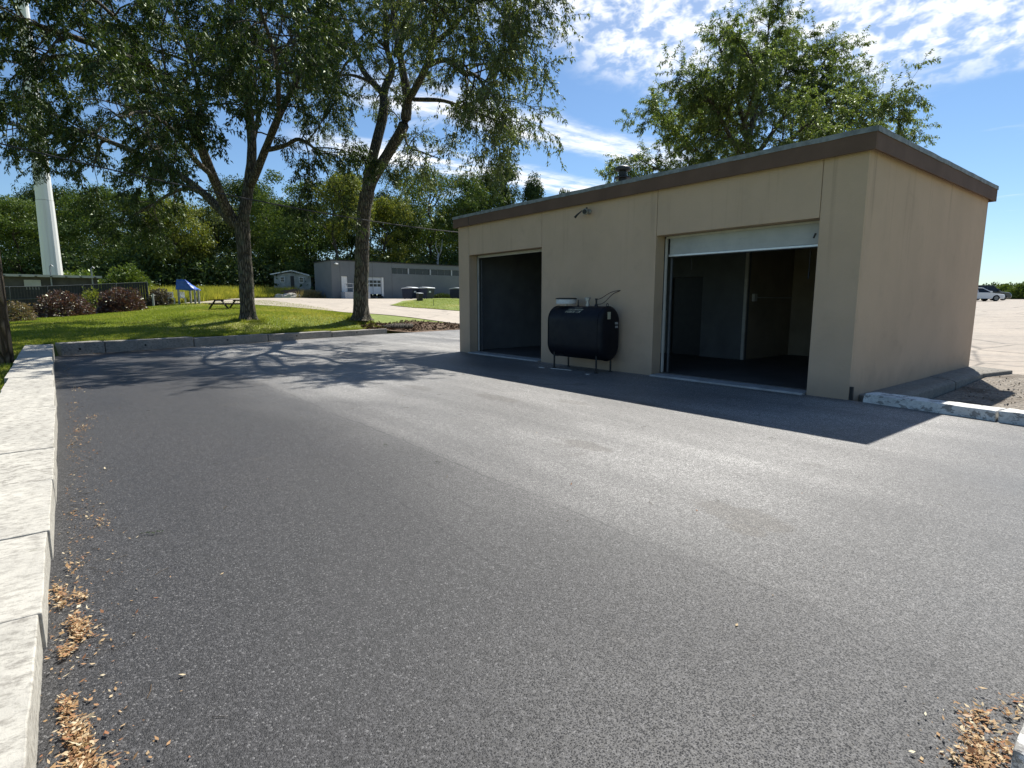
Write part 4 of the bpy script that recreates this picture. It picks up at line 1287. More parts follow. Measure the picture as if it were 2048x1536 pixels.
def shrub(name, label, x, y, rx, h, mat, seed, n=5000, leaf=.11, group=None, z=None, ry=None):
    rng = np.random.default_rng(seed)
    z = h1(x, y) if z is None else z
    ry = ry or rx * .8
    root = thing(name, label, 'shrub', (x, y, z - .05), group, local=True)
    u = unit(rng.normal(0, 1, (n, 3))); u[:, 2] = np.abs(u[:, 2]) * 1.0 - .12
    lump = np.array([1 + .22 * noise.noise(Vector(q) * 2.2 + Vector((seed, 0, 0))) + .18 * noise.noise(Vector(q) * 5.1 + Vector((0, seed, 0))) for q in u])
    rad = lump * (.55 + .5 * rng.random(n) ** .55)
    P = u * rad[:, None] * np.array([rx, ry, h * .92]); P[:, 2] = np.maximum(P[:, 2], .04)
    d = unit(u * .7 + rng.normal(0, .5, (n, 3)) + np.array([0, 0, .3]))
    wv = unit(np.cross(d, rng.normal(0, 1, (n, 3))))
    ln = leaf * rng.uniform(.7, 1.6, n)
    V, F = diamonds(P, d, wv, ln, ln * .5, .2)
    link('foliage', np_mesh('foliage', V, F, rng.random(n)), mat, root)
    st = MB()
    for k in range(9):
        a_ = k * .7; q = (math.cos(a_) * rx * .5, math.sin(a_) * ry * .5, h * .6)
        st.tube([(0, 0, -.05), (q[0] * .4, q[1] * .4, h * .25), q], [.03, .022, .008], 5)
    st.build('stems', M_BARK2, root)
    return root


shrub('barberry_shrub', 'left of the two big round purple shrubs before the dark fence', -41.0, -9.97, 1.75, 1.85, M_PURP, 11, 7000, .14, 'purple shrubs')
shrub('barberry_shrub', 'right of the two big round purple shrubs, touching the fence end', -42.4, -6.89, 1.65, 1.75, M_PURP, 12, 7000, .14, 'purple shrubs')
shrub('barberry_shrub', 'smaller dusty purple shrub left of the blue tarp', -46.7, -4.2, 1.0, 1.5, M_PURPG, 13, 4000, .12)
shrub('dry_shrub', 'thin brownish shrub right of the utility pole', -35.6, -11.9, .9, 1.25, M_TANS, 14, 2200, .12)
shrub('bush', 'bright green bush right of the mast foot, behind the dark shed', -68.0, -8.5, 2.6, 3.6, M_BRIGHT, 15, 6000, .24)
shrub('bush', 'dark green bush behind the right end of the dark shed', -59.5, -5.2, 2.6, 3.9, M_FOL['mid'], 16, 6000, .24)
shrub('climber_shrub', 'thin green sprig hanging over the dark fence between the purple shrubs', -45.2, -8.4, .9, 1.9, M_FOL['yellow'], 17, 900, .16)
shrub('bush', 'leftmost of the far bushes beyond the parked cars', -16.9, 101.5, 2.4, 2.6, M_FOL['mid'], 18, 2500, .3)
shrub('bush', 'middle of the far bushes beyond the parked cars', -14.3, 98.0, 2.2, 2.9, M_FOL['mid'], 19, 2500, .3)
shrub('bush', 'rightmost far bush at the right edge of the picture', -11.4, 97.0, 2.4, 3.0, M_FOL['dark'], 20, 2500, .3)
shrub('bush', 'small far treetop clump behind the dark parked car', -26.6, 144.9, 4.5, 3.6, M_FOL['dark'], 21, 2500, .4)
shrub('hedge', 'low dark hedge at the foot of the grey building by the right dumpster', -55.6, 26.3, .7, .75, M_FOL['dark'], 22, 2500, .12, ry=1.6)

# ------------------------------------------------------------------ utility pole and cable
M_POLE = mat_bark('weathered_pole_wood', (.27, .20, .14), (.20, .15, .11), .8)
pz = h1(-13.26, -11.07)
up = thing('utility_pole', 'brown wooden utility pole at the left edge behind the granite wall', 'utility pole', (-13.26, -11.12, pz))
MB().tube([(-13.26, -11.12, pz - .4), (-13.26, -11.12, 4), (-13.27, -11.12, 9.0)], [.145, .135, .105], 16).build('pole', M_POLE, up, smooth=True)
MB().obox((-13.9, -12.0, 8.3), (-12.6, -10.2, 8.3), .09, .11).build('crossarm', M_POLE, up)
cab = []
a0 = Vector((-13.3, -11.0, 5.05))
# service cable sagging from the pole over the lawn and on to the pole line behind the garage
a1 = Vector((-19.5, 14.8, 5.4))
for k in range(33):
    t = k / 32
    p = a0.lerp(a1, t); p.z -= .75 * 4 * t * (1 - t)
    cab.append(p)
M_CABLE = simple('black_cable', (.02, .02, .02), (.03, .03, .03), 4, .6)
tag(MB().tube(cab, .019, 6).build('cable', M_CABLE, None), 'thin black overhead cable crossing from the utility pole to the right', 'cable')

# ------------------------------------------------------------------ white mast
mz = 1.6
mast = thing('mast', 'tall tapering white monopole mast at the left behind the dark shed', 'mast', (-63.1, -10.45, mz))
t = NT('white_mast_paint')
p_ = t.geo.outputs['Position']
x_, y_, z_ = t.sep(p_)
st_ = t.ramp(t.noise(t.mapping(p_, (3.0, 3.0, .05)), 1.5, 4, .6), .5, .75)
col_ = t.mix(t.math('MULTIPLY', st_, .45), (.74, .74, .71), (.48, .44, .36))
t.principled(col_, .55, 0, .4)
M_MAST = t.m
n = 16
for k in range(4):
    za, zb = mz + k * 9.0, mz + (k + 1) * 9.0 - .03
    ra, rb = .75 - k * .10 - (.02 if k else 0), .75 - (k + 1) * .10
    m = MB(); m.tube([(-63.1, -10.45, za), (-63.1, -10.45, zb)], [ra, rb], n)
    m.build('mast_section', M_MAST, mast)

# ------------------------------------------------------------------ dark shed and fence at the left
M_DSHED = simple('dark_shed_cladding', (.085, .08, .075), (.055, .052, .05), 1.5, .75, 0, .3, .2, 20, .4)
M_SLAT = simple('dark_fence_slat', (.040, .042, .045), (.028, .029, .031), 3, .7, 0, .3, .1, 30)
M_GALV = simple('galvanised_post', (.34, .35, .36), (.25, .26, .27), 6, .5, .5)
M_FRAIL = simple('dark_fence_rail', (.13, .135, .14), (.09, .095, .10), 6, .6, .3)
M_PALE = simple('pale_sheet', (.42, .42, .40), (.36, .36, .34), 2, .7)
sz = 1.0
sh = thing('equipment_shed', 'long dark flat roofed shed with pale roof edge behind the fence', 'shed', (-54, -10.3, sz))
MB().box(-57.5, -54.0, -15.5, -7.6, .5, 3.55).build('wall', M_DSHED, sh)
MB().box(-57.8, -53.7, -15.8, -7.3, 3.56, 3.66).build('roof', M_ROOF, sh)
MB().box(-53.68, -53.62, -15.8, -7.3, 3.52, 3.70).build('roof_edge', M_PALE, sh)
for k in range(9):
    MB().box(-53.615, -53.58, -15.2 + k * .92, -15.05 + k * .92, 3.54, 3.60).build('bracket', M_BLACK, sh)
MB().box(-53.99, -53.94, -12.2, -11.2, 2.55, 3.3).build('panel', M_PALE, sh)
for yy, zt in ((-10.55, 4.35), (-7.95, 4.3)):
    MB().tube([(-53.85, yy, 2.2), (-53.85, yy, zt), (-53.85, yy + .1, zt + .12), (-53.85, yy + .2, zt)], .05, 8).build('vent_pipe', M_GALV, sh)

fen = thing('fence', 'dark privacy slat fence on steel posts behind the purple shrubs', 'fence', (-46.3, -9, .8))
fy0, fy1 = -14.6, -4.9
nsl = 62
for k in range(nsl):
    ya = fy0 + (fy1 - fy0) * k / nsl; yb = fy0 + (fy1 - fy0) * (k + 1) / nsl - .022
    xx = -46.0 - .12 * (ya + 13)
    zb_ = h1(xx, ya)
    MB().box(xx - .012, xx + .012, ya, yb, zb_ + .05, max(zb_ + 1.75, 2.55)).build('slat', M_SLAT, fen)
for k in range(6):
    ya = fy0 + (fy1 - fy0) * k / 5; xx = -45.93 - .12 * (ya + 13); zb_ = h1(xx, ya)
    MB().tube([(xx, ya, zb_ - .2), (xx, ya, max(zb_ + 1.8, 2.62))], .035, 8).build('post', M_FRAIL, fen)
def frail(dz, nm):
    pts = []
    for k in range(12):
        ya = fy0 + (fy1 - fy0) * k / 11; xx = -45.95 - .12 * (ya + 13); zb_ = h1(xx, ya)
        pts.append((xx, ya, dz(zb_)))
    MB().tube(pts, .024, 6).build(nm, M_FRAIL, fen)
frail(lambda z: max(z + 1.76, 2.58), 'top_rail')
frail(lambda z: z + .95, 'mid_rail')
# pale end post beside the right shrub and low pale timbers at the fence foot
MB().tube([(-45.6, -4.75, 1.0), (-45.6, -4.75, 2.2)], .07, 8).build('end_post', M_PALE, fen)
for (x, y, l, lab) in ((-40.9, -11.6, 1.6, 'pale low timber on the ground left of the left purple shrub'), (-42.6, -8.4, 1.5, 'pale low timber on the ground between the two purple shrubs')):
    o = MB().box(-.09, .09, -l / 2, l / 2, 0, .16).build('timber', M_TRIM, None, bevel=.01)
    o.location = (x, y, h1(x, y)); tag(o, lab, 'timber')

# ------------------------------------------------------------------ blue tarp shelter
M_TARP = NT('blue_tarp')
q_ = M_TARP.geo.outputs['Position']
M_TARP.principled(M_TARP.mix(M_TARP.ramp(M_TARP.noise(q_, 5, 4), .3, .7), (.015, .075, .36), (.03, .12, .45)), .4, 0, .5, M_TARP.bump(M_TARP.noise(q_, 6, 3), .6, .08))
M_TARP = M_TARP.m
M_POST = simple('grey_timber', (.36, .35, .33), (.26, .25, .24), 5, .8, 0, .2, .2, 30)
ts = thing('tarp_shelter', 'blue tarpaulin slung over grey posts on the lawn edge', 'tarp shelter', (-44.8, -2.7, 1.4))
A, B, C_, D_ = (-45.25, -3.30, 2.50), (-45.2, -3.2, 3.27), (-44.8, -2.70, 3.27), (-44.5, -2.25, 2.45)
E_, F_ = (-44.1, -1.78, 2.42), (-46.6, -1.9, 3.05)
tv = []
def grid4(a, b, c, d, n, sag):
    vs, fs_ = [], []
    for i in range(n + 1):
        for j in range(n + 1):
            u, v = i / n, j / n
            p = [(1 - u) * ((1 - v) * a[k] + v * b[k]) + u * ((1 - v) * d[k] + v * c[k]) for k in range(3)]
            w = noise.noise(Vector((u * 4 + a[0], v * 4, a[2]))) * .05
            p[2] -= sag * 4 * u * (1 - u) * v - w; p[0] += w
            vs.append(p)
    for i in range(n):
        for j in range(n):
            fs_.append((i * (n + 1) + j, (i + 1) * (n + 1) + j, (i + 1) * (n + 1) + j + 1, i * (n + 1) + j + 1))
    return vs, fs_
tp = MB()
tp.add(*grid4(A, B, C_, D_, 6, .03))                       # hanging front
tp.add(*grid4(D_, C_, (-45.5, -2.0, 2.80), E_, 6, .04))     # sunlit side falling to the right
tp.add(*grid4(B, (-46.1, -2.9, 2.95), (-45.5, -2.0, 2.80), C_, 6, .05))
tpo = tp.build('tarpaulin', M_TARP, ts, smooth=True)
sm = tpo.modifiers.new('thickness', 'SOLIDIFY'); sm.thickness = .012
for (x, y) in ((-45.1, -3.15), (-44.35, -2.2), (-44.15, -1.98), (-45.6, -2.3)):
    zz = h1(x, y)
    MB().tube([(x, y, zz - .1), (x, y, zz + (1.1 if x > -45.5 else 1.35))], .075, 8).build('post', M_POST, ts)
for k, lab in enumerate(('left of two white chairs half hidden in tall grass behind the blue tarp', 'right of two white chairs half hidden in tall grass behind the blue tarp')):
    y0 = -3.75 + k * .75
    rk = thing('chair', lab, 'chair', (-46.4, y0 + .24, 1.45), 'white chairs by the tarp')
    MB().box(-46.6, -46.1, y0, y0 + .48, 1.88, 1.93).build('seat', M_TUB, rk)
    for j in range(4):
        MB().box(-46.64, -46.605, y0 + j * .12 + .01, y0 + j * .12 + .10, 1.935, 2.38).build('back_slat', M_TUB, rk)
    for xx in (-46.56, -46.14):
        for yy in (y0 + .03, y0 + .45):
            MB().box(xx - .025, xx + .025, yy - .025, yy + .025, 1.4, 1.88).build('leg', M_TUB, rk)

# ------------------------------------------------------------------ picnic table
M_PIC = simple('dark_stained_wood', (.045, .036, .030), (.03, .025, .02), 6, .8, 0, .2, .2, 30)
px_, py_ = -34.7, -1.95
pzz = h1(px_, py_)
pt_ = thing('picnic_table', 'dark wooden picnic table left of the trunk of the wide tree', 'picnic table', (px_, py_, pzz), local=True)
for k in range(5):
    MB().box(-.36 + k * .147, -.36 + k * .147 + .138, -.95, .95, .72, .76).build('table_board', M_PIC, pt_)
for s_ in (-1, 1):
    for k in range(2):
        xx = s_ * .70 + (k - .5) * .145 - .07
        MB().box(xx, xx + .138, -.95, .95, .42, .46).build('seat_board', M_PIC, pt_)
    for e in (-.68, .68):
        MB().obox((s_ * .22, e, .715), (s_ * .72, e, .0), .045, .10, (0, 1, 0)).build('leg', M_PIC, pt_)
for e in (-.64, .64):
    MB().box(-.80, .80, e - .02, e + .02, .33, .42).build('seat_support', M_PIC, pt_)
    MB().box(-.36, .36, e - .02, e + .02, .63, .715).build('top_support', M_PIC, pt_)
pt_.rotation_euler = (0, 0, .55); pt_.scale = (1.05, 1.12, .74)

# ------------------------------------------------------------------ small pale shed
hz0 = 2.1
M_SIDE = simple('weathered_siding', (.42, .43, .40), (.27, .29, .26), 2, .8, 0, .2, .2, 20, .7)
M_WHITE = simple('white_trim', (.78, .78, .76), (.70, .70, .68), 5, .6)
M_GLASS = simple('dark_pane', (.015, .018, .022), (.02, .022, .026), 3, .12, 0, .5)
hs = thing('garden_shed', 'small weathered pale shed with white eaves at the wood edge', 'shed', (-71, 13, hz0))
# local frame along the front: u from left corner to right corner
h0, h1_ = Vector((-71.45, 11.2, hz0)), Vector((-68.55, 14.85, hz0))
uu = (h1_ - h0).normalized(); nn = Vector((uu.y, -uu.x, 0))
if nn.x < 0:
    nn = -nn
Wd = (h1_ - h0).length
def hp(u, d, z):
    p = h0 + uu * u - nn * d
    return (p.x, p.y, z)
w = MB()
prof = [(0, hz0 - .2), (Wd, hz0 - .2), (Wd, 4.78), (Wd / 2, 5.32), (0, 4.95)]
w.add([hp(u, 0, z) for u, z in prof] + [hp(u, 4, z) for u, z in prof], [(0, 1, 2, 3, 4), (9, 8, 7, 6, 5)] + [(i, i + 5, (i + 1) % 5 + 5, (i + 1) % 5) for i in range(5)])
wo = w.build('wall', M_SIDE, hs)
for k in range(11):
    z = hz0 + .35 + k * .22
    if z < 4.7:
        MB().add([hp(.02, -.03, z), hp(Wd - .02, -.03, z), hp(Wd - .02, -.005, z + .2), hp(.02, -.005, z + .2), hp(.02, .0, z), hp(Wd - .02, .0, z)],
                 [(0, 1, 2, 3), (0, 4, 5, 1)]).build('clapboard', M_SIDE, wo)
for (u0, z0, u1, z1) in ((-.35, 4.98, Wd / 2, 5.44), (Wd / 2, 5.44, Wd + .35, 4.72)):
    MB().add([hp(u0, -.3, z0), hp(u1, -.3, z1), hp(u1, 4.3, z1), hp(u0, 4.3, z0), hp(u0, -.3, z0 + .13), hp(u1, -.3, z1 + .13), hp(u1, 4.3, z1 + .13), hp(u0, 4.3, z0 + .13)],
             [(0, 1, 2, 3), (4, 7, 6, 5), (0, 4, 5, 1), (1, 5, 6, 2), (2, 6, 7, 3), (3, 7, 4, 0)]).build('roof_slope', M_WHITE, hs)
def hbox(u0, u1, d0, d1, z0, z1, nm, mt, par=hs):
    v = [hp(u, d, z) for z in (z0, z1) for u, d in ((u0, d0), (u1, d0), (u1, d1), (u0, d1))]
    return MB().add(v, [(0, 1, 2, 3), (4, 7, 6, 5), (0, 4, 5, 1), (1, 5, 6, 2), (2, 6, 7, 3), (3, 7, 4, 0)]).build(nm, mt, par)
for u0, z0 in ((.85, 4.15), (3.25, 4.1)):
    wf = hbox(u0 - .07, u0 + .53, -.07, -.035, z0 - .07, z0 + .62, 'window', M_WHITE)
    hbox(u0, u0 + .46, -.09, -.072, z0, z0 + .26, 'pane', M_GLASS, wf)
    hbox(u0, u0 + .46, -.09, -.072, z0 + .30, z0 + .55, 'pane', M_GLASS, wf)
hbox(2.1, 2.55, -.06, -.035, 2.6, 4.85, 'door', M_BLACK)

# container, rocks and mound beside it
M_NAVY = simple('navy_steel', (.020, .028, .055), (.03, .036, .06), 3, .5, 0, .4)
M_LIDG = simple('grey_lid', (.42, .44, .46), (.34, .36, .38), 4, .5)
ct = thing('steel_container', 'dark navy open container left of the grey building corner', 'container', (-64.7, 13.3, 2.05))
MB().box(-65.6, -63.9, 12.0, 13.9, 2.2, 2.85).build('body', M_NAVY, ct, bevel=.03)
MB().box(-65.65, -63.85, 11.95, 13.95, 2.86, 2.93).build('rim', M_LIDG, ct)
rk_lab = ['left pale boulder at the road edge below the small shed', 'middle pale boulder at the road edge below the small shed', 'right pale boulder at the road edge, next to the dry grass', 'big brown mound of earth behind the pale boulders']
for k, (x, y, s_, mt) in enumerate(((-60.3, 8.6, .55, M_BLOCK), (-59.9, 9.6, .7, M_BLOCK), (-59.7, 10.6, .5, M_BLOCK), (-61.2, 10.0, 1.15, M_DIRT))):
    bm = bmesh.new(); bmesh.ops.create_icosphere(bm, subdivisions=3, radius=1)
    for v in bm.verts:
        v.co *= 1 + .35 * noise.noise(v.co * 1.6 + Vector((k * 5, 0, 0)))
        v.co = Vector((v.co.x * s_, v.co.y * s_ * 1.3, v.co.z * s_ * .65))
    me = bpy.data.meshes.new('boulder'); bm.to_mesh(me); bm.free()
    o = link('boulder' if k < 3 else 'earth_mound', me, mt); o.location = (x, y, h1(x, y) + s_ * .2)
    tag(o, rk_lab[k], 'boulder' if k < 3 else 'mound')

# ------------------------------------------------------------------ long grey building
t = NT('grey_painted_block')
p_ = t.geo.outputs['Position']
a_ = t.ramp(t.noise(p_, .5, 5, .6), .3, .7)
c_ = t.mix(a_, (.175, .188, .195), (.150, .162, .170))
s_ = t.ramp(t.noise(t.mapping(p_, (3, 3, .15)), 1, 4, .6), .55, .8)
c_ = t.mix(t.math('MULTIPLY', s_, .35), c_, (.10, .105, .105))
t.principled(c_, .8, 0, .25, t.bump(t.noise(p_, 30, 3), .3, .02))
M_GREY = t.m
gb = thing('workshop_building', 'long low grey flat roofed building with strip windows behind the trees', 'building', (-62, 22, 1.9))
gz0, gz1 = 1.6, 6.06
# front wall in panels round the openings (front face X = -57)
wins = [(20.33, 22.42), (22.56, 25.40), (25.55, 28.45), (28.6, 31.4), (31.55, 34.3)]
fp = [(13.15, 14.10, gz0, gz1), (14.12, 14.22, gz0, gz1), (14.22, 14.95, 4.42, gz1), (14.95, 17.0, gz0, gz1), (17.0, 19.28, 4.42, gz1), (17.0, 19.28, gz0, 2.25),
      (19.28, 20.33, gz0, gz1), (20.33, 34.3, gz0, 4.87), (20.33, 34.3, 5.53, gz1), (34.3, 46, gz0, gz1)]
m = MB()
for (y0, y1, z0, z1) in fp:
    m.box(-57.30, -57.0, y0, y1, z0, z1)
m.box(-57.30, -57.0, 14.22, 14.95, gz0, 2.70)
m.build('wall', M_GREY, gb)
MB().box(-62.3, -57.302, 13.15, 13.45, gz0, gz1).build('wall', M_GREY, gb)
MB().box(-62.3, -57.302, 13.46, 46, 5.9, 6.05).build('roof', M_ROOF, gb)
MB().box(-62.4, -56.94, 13.05, 46, 6.062, 6.17).build('roof_edge', M_BLACK, gb)
for y in (14.1, 16.1, 17.9, 20.3):
    MB().box(-56.998, -56.985, y - .02, y + .02, gz0 + .3, 6.0).build('wall_joint', simple('joint_grey', (.12, .125, .125)) if y == 14.1 else bpy.data.materials['joint_grey'], gb)
for (y0, y1) in wins:
    wf = MB().box(-57.22, -57.16, y0, y1, 4.88, 5.52).build('window', M_GLASS, gb)
    nb = 3
    for k in range(nb + 1):
        yy = y0 + (y1 - y0) * k / nb
        MB().box(-57.155, -57.12, yy - .025, yy + .025, 4.88, 5.52).build('mullion', M_GREY, wf)
for (y0, y1) in zip([w_[1] for w_ in wins[:-1]], [w_[0] for w_ in wins[1:]]):
    MB().box(-57.2, -57.02, y0, y1, 4.872, 5.528).build('pier', M_LIDG, gb)
dd = MB().box(-57.2, -57.1, 14.24, 14.93, 2.71, 4.41).build('door', M_WHITE, gb)
MB().box(-57.098, -57.05, 14.82, 14.86, 3.45, 3.6).build('handle', M_BLACK, dd)
MB().box(-57.0 + .003, -55.8, 14.1, 17.0, 1.7, 2.69).build('landing', M_LIDG, gb)
for k, y in enumerate((14.15, 15.05, 15.95, 16.9)):
    MB().tube([(-55.86, y, 2.69), (-55.86, y, 3.6)], .025, 6).build('rail_post', M_LIDG, gb)
for z in (3.15, 3.58):
    MB().tube([(-55.86, 14.15, z), (-55.86, 16.9, z)], .022, 6).build('handrail', M_LIDG, gb)
od2 = MB().box(-57.24, -57.18, 17.02, 19.0, 2.50, 4.40).build('overhead_door', simple('pale_blue_door', (.50, .55, .60), (.44, .49, .54), 3, .6), gb)
for r_i, z in enumerate((3.35, 3.75)):
    for k in range(4):
        y = 17.1 + k * .48
        MB().box(-57.178, -57.165, y, y + .40, z, z + .30).build('pane', M_GLASS, od2)
MB().box(-57.2, -57.05, 19.02, 19.26, 2.26, 4.40).build('door_frame', M_WHITE, gb)
for k in range(2):
    MB().box(-57.0 + .003, -56.8, 17.6 + k * .9, 18.1 + k * .9, 2.0, 2.3).build('dock_bumper', M_BLACK, gb)
ml = tag(MB().obox((-56.98, 13.62, 5.75), (-56.6, 13.66, 5.68), .28, .14).build('wall_lamp', M_WHITE, None, bevel=.03), 'white wall lamp high on the left corner of the grey building', 'wall lamp')

# ------------------------------------------------------------------ dumpsters, bin and stake
M_LIDW = simple('pale_lid', (.66, .68, .70), (.55, .57, .59), 4, .5)
def dumpster(x, y, rz, label, lidmat):
    z = h1(x, y)
    d = thing('dumpster', label, 'dumpster', (x, y, z), 'dumpsters by the grey building', local=True)
    b = MB(); b.prism([(-.85, .12), (.75, .12), (.95, 1.15), (-.95, 1.15)], 'y', -.55, .55)
    body = b.build('body', M_NAVY, d, bevel=.02)
    for s_ in (-1, 1):
        MB().box(-.75, .75, s_ * .56, s_ * .62, .55, .68).build('fork_pocket', M_NAVY, d)
    l = MB(); l.prism([(-1.0, 1.16), (1.0, 1.20), (.96, 1.27), (0, 1.36), (-.98, 1.23)], 'y', -.60, .60)
    l.build('lid', lidmat, d, bevel=.015)
    for s_ in (-.6, .6):
        for e in (-.4, .4):
            MB().tube([(s_, e - .03, .08), (s_, e + .03, .08)], .08, 10).build('wheel', M_BLACK, d)
    MB().box(.88, .90, -.3, .0, .72, .95).build('sticker', M_WHITE, body)
    d.rotation_euler = (0, 0, rz)
    return d
dumpster(-53.6, 20.9, .2, 'left of the two dark dumpsters at the grey wall, whitish lid', M_LIDW)
dumpster(-52.3, 22.0, .25, 'right of the two neighbouring dumpsters, behind the small black bin', M_LIDW)
dumpster(-53.4, 27.1, .1, 'dumpster half hidden by the left edge of the garage', M_LIDG)
bz = h1(-46.6, 18.1)
bn = thing('wheelie_bin', 'small black bin standing in front of the right dumpster', 'bin', (-46.6, 18.1, bz), local=True)
MB().prism([(-.22, .05), (.20, .05), (.27, .78), (-.27, .78)], 'y', -.24, .24).build('body', M_BLACK, bn, bevel=.02)
MB().prism([(-.30, .785), (.30, .785), (.28, .83), (-.26, .88)], 'y', -.27, .27).build('lid', M_LIDG, bn, bevel=.01)
kz_ = h1(-39.2, 15.3)
tag(MB().tube([(-39.2, 15.3, kz_ - .1), (-39.2, 15.3, kz_ + .62)], .022, 6).build('stake', simple('green_stake', (.05, .09, .03)), None), 'thin green stake in the grass island', 'stake')

# ------------------------------------------------------------------ parked cars
M_TYRE = simple('tyre_rubber', (.012, .012, .012), (.02, .02, .02), 8, .8)
M_RIM = simple('alloy_rim', (.22, .225, .23), (.15, .155, .16), 5, .35, .8)
M_HEAD = simple('headlight_glass', (.75, .78, .80), (.65, .68, .7), 5, .1, 0, .6)
def car_paint(nm, c):
    t = NT(nm)
    t.principled(c, .28, 0, .5, None, **{'Coat Weight': .6, 'Coat Roughness': .05})
    return t.m
def car(x, y, rz, paint, suv, label):
    z = h1(x, y) + .04
    c = thing('parked_car', label, 'car', (x, y, z), 'parked cars', local=True)
    L, Wc, H = (4.7, 1.9, 1.78) if suv else (4.6, 1.82, 1.45)
    belt = 1.02 if suv else .92
    hood = .98 if suv else .80
    # side outline: +x is the front
    low = [(L / 2 - .05, .32), (L / 2, .50), (L / 2 - .03, .66), (L / 2 - .25, hood - .08), (L / 2 - .95, hood), (.75, belt), (-L / 2 + .35, belt + .04), (-L / 2 + .02, belt - .10), (-L / 2, .55), (-L / 2 + .06, .30)]
    # wheel arches cut into the sill line
    def arch(cx, r=.37):
        return [(cx - r * math.cos(t), .30 + r * math.sin(t) * .98) for t in np.linspace(math.pi, 0, 8)][::-1] if False else [(cx + r * math.cos(t), .28 + r * math.sin(t)) for t in np.linspace(math.pi, 0, 9)]
    sill = [(-L / 2 + .1, .24)] + arch(-1.38) + arch(1.42) + [(L / 2 - .12, .24)]
    prof = low[::-1] + sill[::-1] if False else low + sill
    body = MB()
    n = len(prof); rows = [(-Wc / 2, .94), (-Wc / 2 + .10, 1.0), (Wc / 2 - .10, 1.0), (Wc / 2, .94)]
    vs = []
    for yy, k in rows:
        vs += [(px * (k if abs(px) > 2 else 1), yy, pz if pz < .7 else pz * (k * .5 + .5)) for px, pz in prof]
    fs_ = [tuple(range(n)), tuple(3 * n + k for k in range(n - 1, -1, -1))]
    for r_i in range(3):
        for k in range(n):
            k2 = (k + 1) % n
            fs_.append((r_i * n + k, r_i * n + k2, (r_i + 1) * n + k2, (r_i + 1) * n + k))
    body.add(vs, fs_)
    bo = body.build('body', paint, c)
    # greenhouse: glass band and roof
    if suv:
        gh = [(1.05, belt), (.35, H - .10), (-L / 2 + .55, H - .08), (-L / 2 + .12, belt + .02)]
    else:
        gh = [(1.0, belt - .02), (.15, H - .07), (-1.1, H - .06), (-1.95, belt + .03)]
    wi, wo_ = Wc / 2 - .22, Wc / 2 - .06
    vs = []
    for s_ in (-1, 1):
        for i, (gx, gz) in enumerate(gh):
            vs.append((gx, s_ * (wo_ if i in (0, 3) else wi), gz))
    MB().add(vs, [(0, 1, 2, 3), (7, 6, 5, 4), (0, 4, 5, 1), (1, 5, 6, 2), (2, 6, 7, 3), (3, 7, 4, 0)]).build('window_glass', M_GLASS, c)
    rf = MB(); (ax, az), (bx, bz_) = gh[1], gh[2]
    rf.prism([(ax + .12, az - .03), (ax - .1, H - .02), (bx + .2, H), (bx - .12, bz_ - .02), (bx, bz_ - .03)], 'y', -wi - .03, wi + .03)
    rf.build('roof', paint, c, bevel=.02)
    for s_ in (-1, 1):
        for i, (p, q) in enumerate(((gh[0], gh[1]), (gh[3], gh[2]), ((-.35, belt), (-.40, H - .08)))):
            MB().obox((p[0], s_ * (wo_ + .005), p[1]), (q[0], s_ * (wi + .012), q[1]), .05, .07, (1, 0, 0)).build('pillar', paint, c)
        MB().box(.75, .95, s_ * (Wc / 2 + .02) - .08, s_ * (Wc / 2 + .02) + .08, belt - .02, belt + .13).build('mirror', paint, c, bevel=.03)
        MB().box(L / 2 - .36, L / 2 - .06, s_ * (Wc / 2 - .22) - .14, s_ * (Wc / 2 - .22) + .16, .60, .72).build('headlight', M_HEAD, c, bevel=.02)
        for cx in (-1.38, 1.42):
            yy = s_ * (Wc / 2 - .10)
            tw = MB().tube([(cx, yy - .11, .31), (cx, yy + .11, .31)], .31, 20).build('wheel', M_TYRE, c)
            rm = MB().tube([(cx, yy + s_ * .105, .31), (cx, yy + s_ * .118, .31)], .20, 20)
            rm.build('rim', M_RIM, tw)
    MB().box(L / 2 - .08, L / 2 - .012, -.45, .45, .36, .52).build('grille', M_BLACK, c)
    c.rotation_euler = (0, 0, rz)
    return c
W_PAINT, D_PAINT, B_PAINT = car_paint('white_car_paint', (.74, .75, .76)), car_paint('dark_grey_car_paint', (.03, .032, .036)), car_paint('black_car_paint', (.012, .012, .013))
rzc = math.atan2(.783, .6216) + R(0)
car(-12.95, 66.5, R(45), W_PAINT, False, 'white sedan parked nose out right of the garage side wall')
car(-14.2, 76.2, R(45), D_PAINT, True, 'dark sport utility car with pale roof behind the white sedan')
car(-13.85, 59.3, R(45), B_PAINT, False, 'black car mostly hidden behind the garage, only its nose showing')

# ------------------------------------------------------------------ grass, meadow, leaves
rng = np.random.default_rng(77)
def blades(P, h, w, lean, rng):
    n = len(P)
    a_ = rng.random(n) * 2 * math.pi
    sidev = np.stack([np.cos(a_), np.sin(a_), np.zeros(n)], 1) * (w[:, None] * .5)
    tip = P + np.stack([rng.normal(0, lean, n) * h, rng.normal(0, lean, n) * h, h], 1)
    V = np.empty((n, 3, 3)); V[:, 0] = P - sidev; V[:, 1] = P + sidev; V[:, 2] = tip
    return V.reshape(-1, 3), np.arange(n * 3).reshape(n, 3)
M_BLADE = leaf_mat('grass_blade', (.165, .215, .042), (.230, .275, .065), (.40, .37, .14), .45, .0)
M_MEAD = leaf_mat('meadow_stalk', (.20, .235, .055), (.32, .33, .085), (.52, .47, .13), .45, .0)
M_DRYG = leaf_mat('dry_grass', (.24, .19, .10), (.30, .24, .13), (.16, .16, .07), .3, .05)
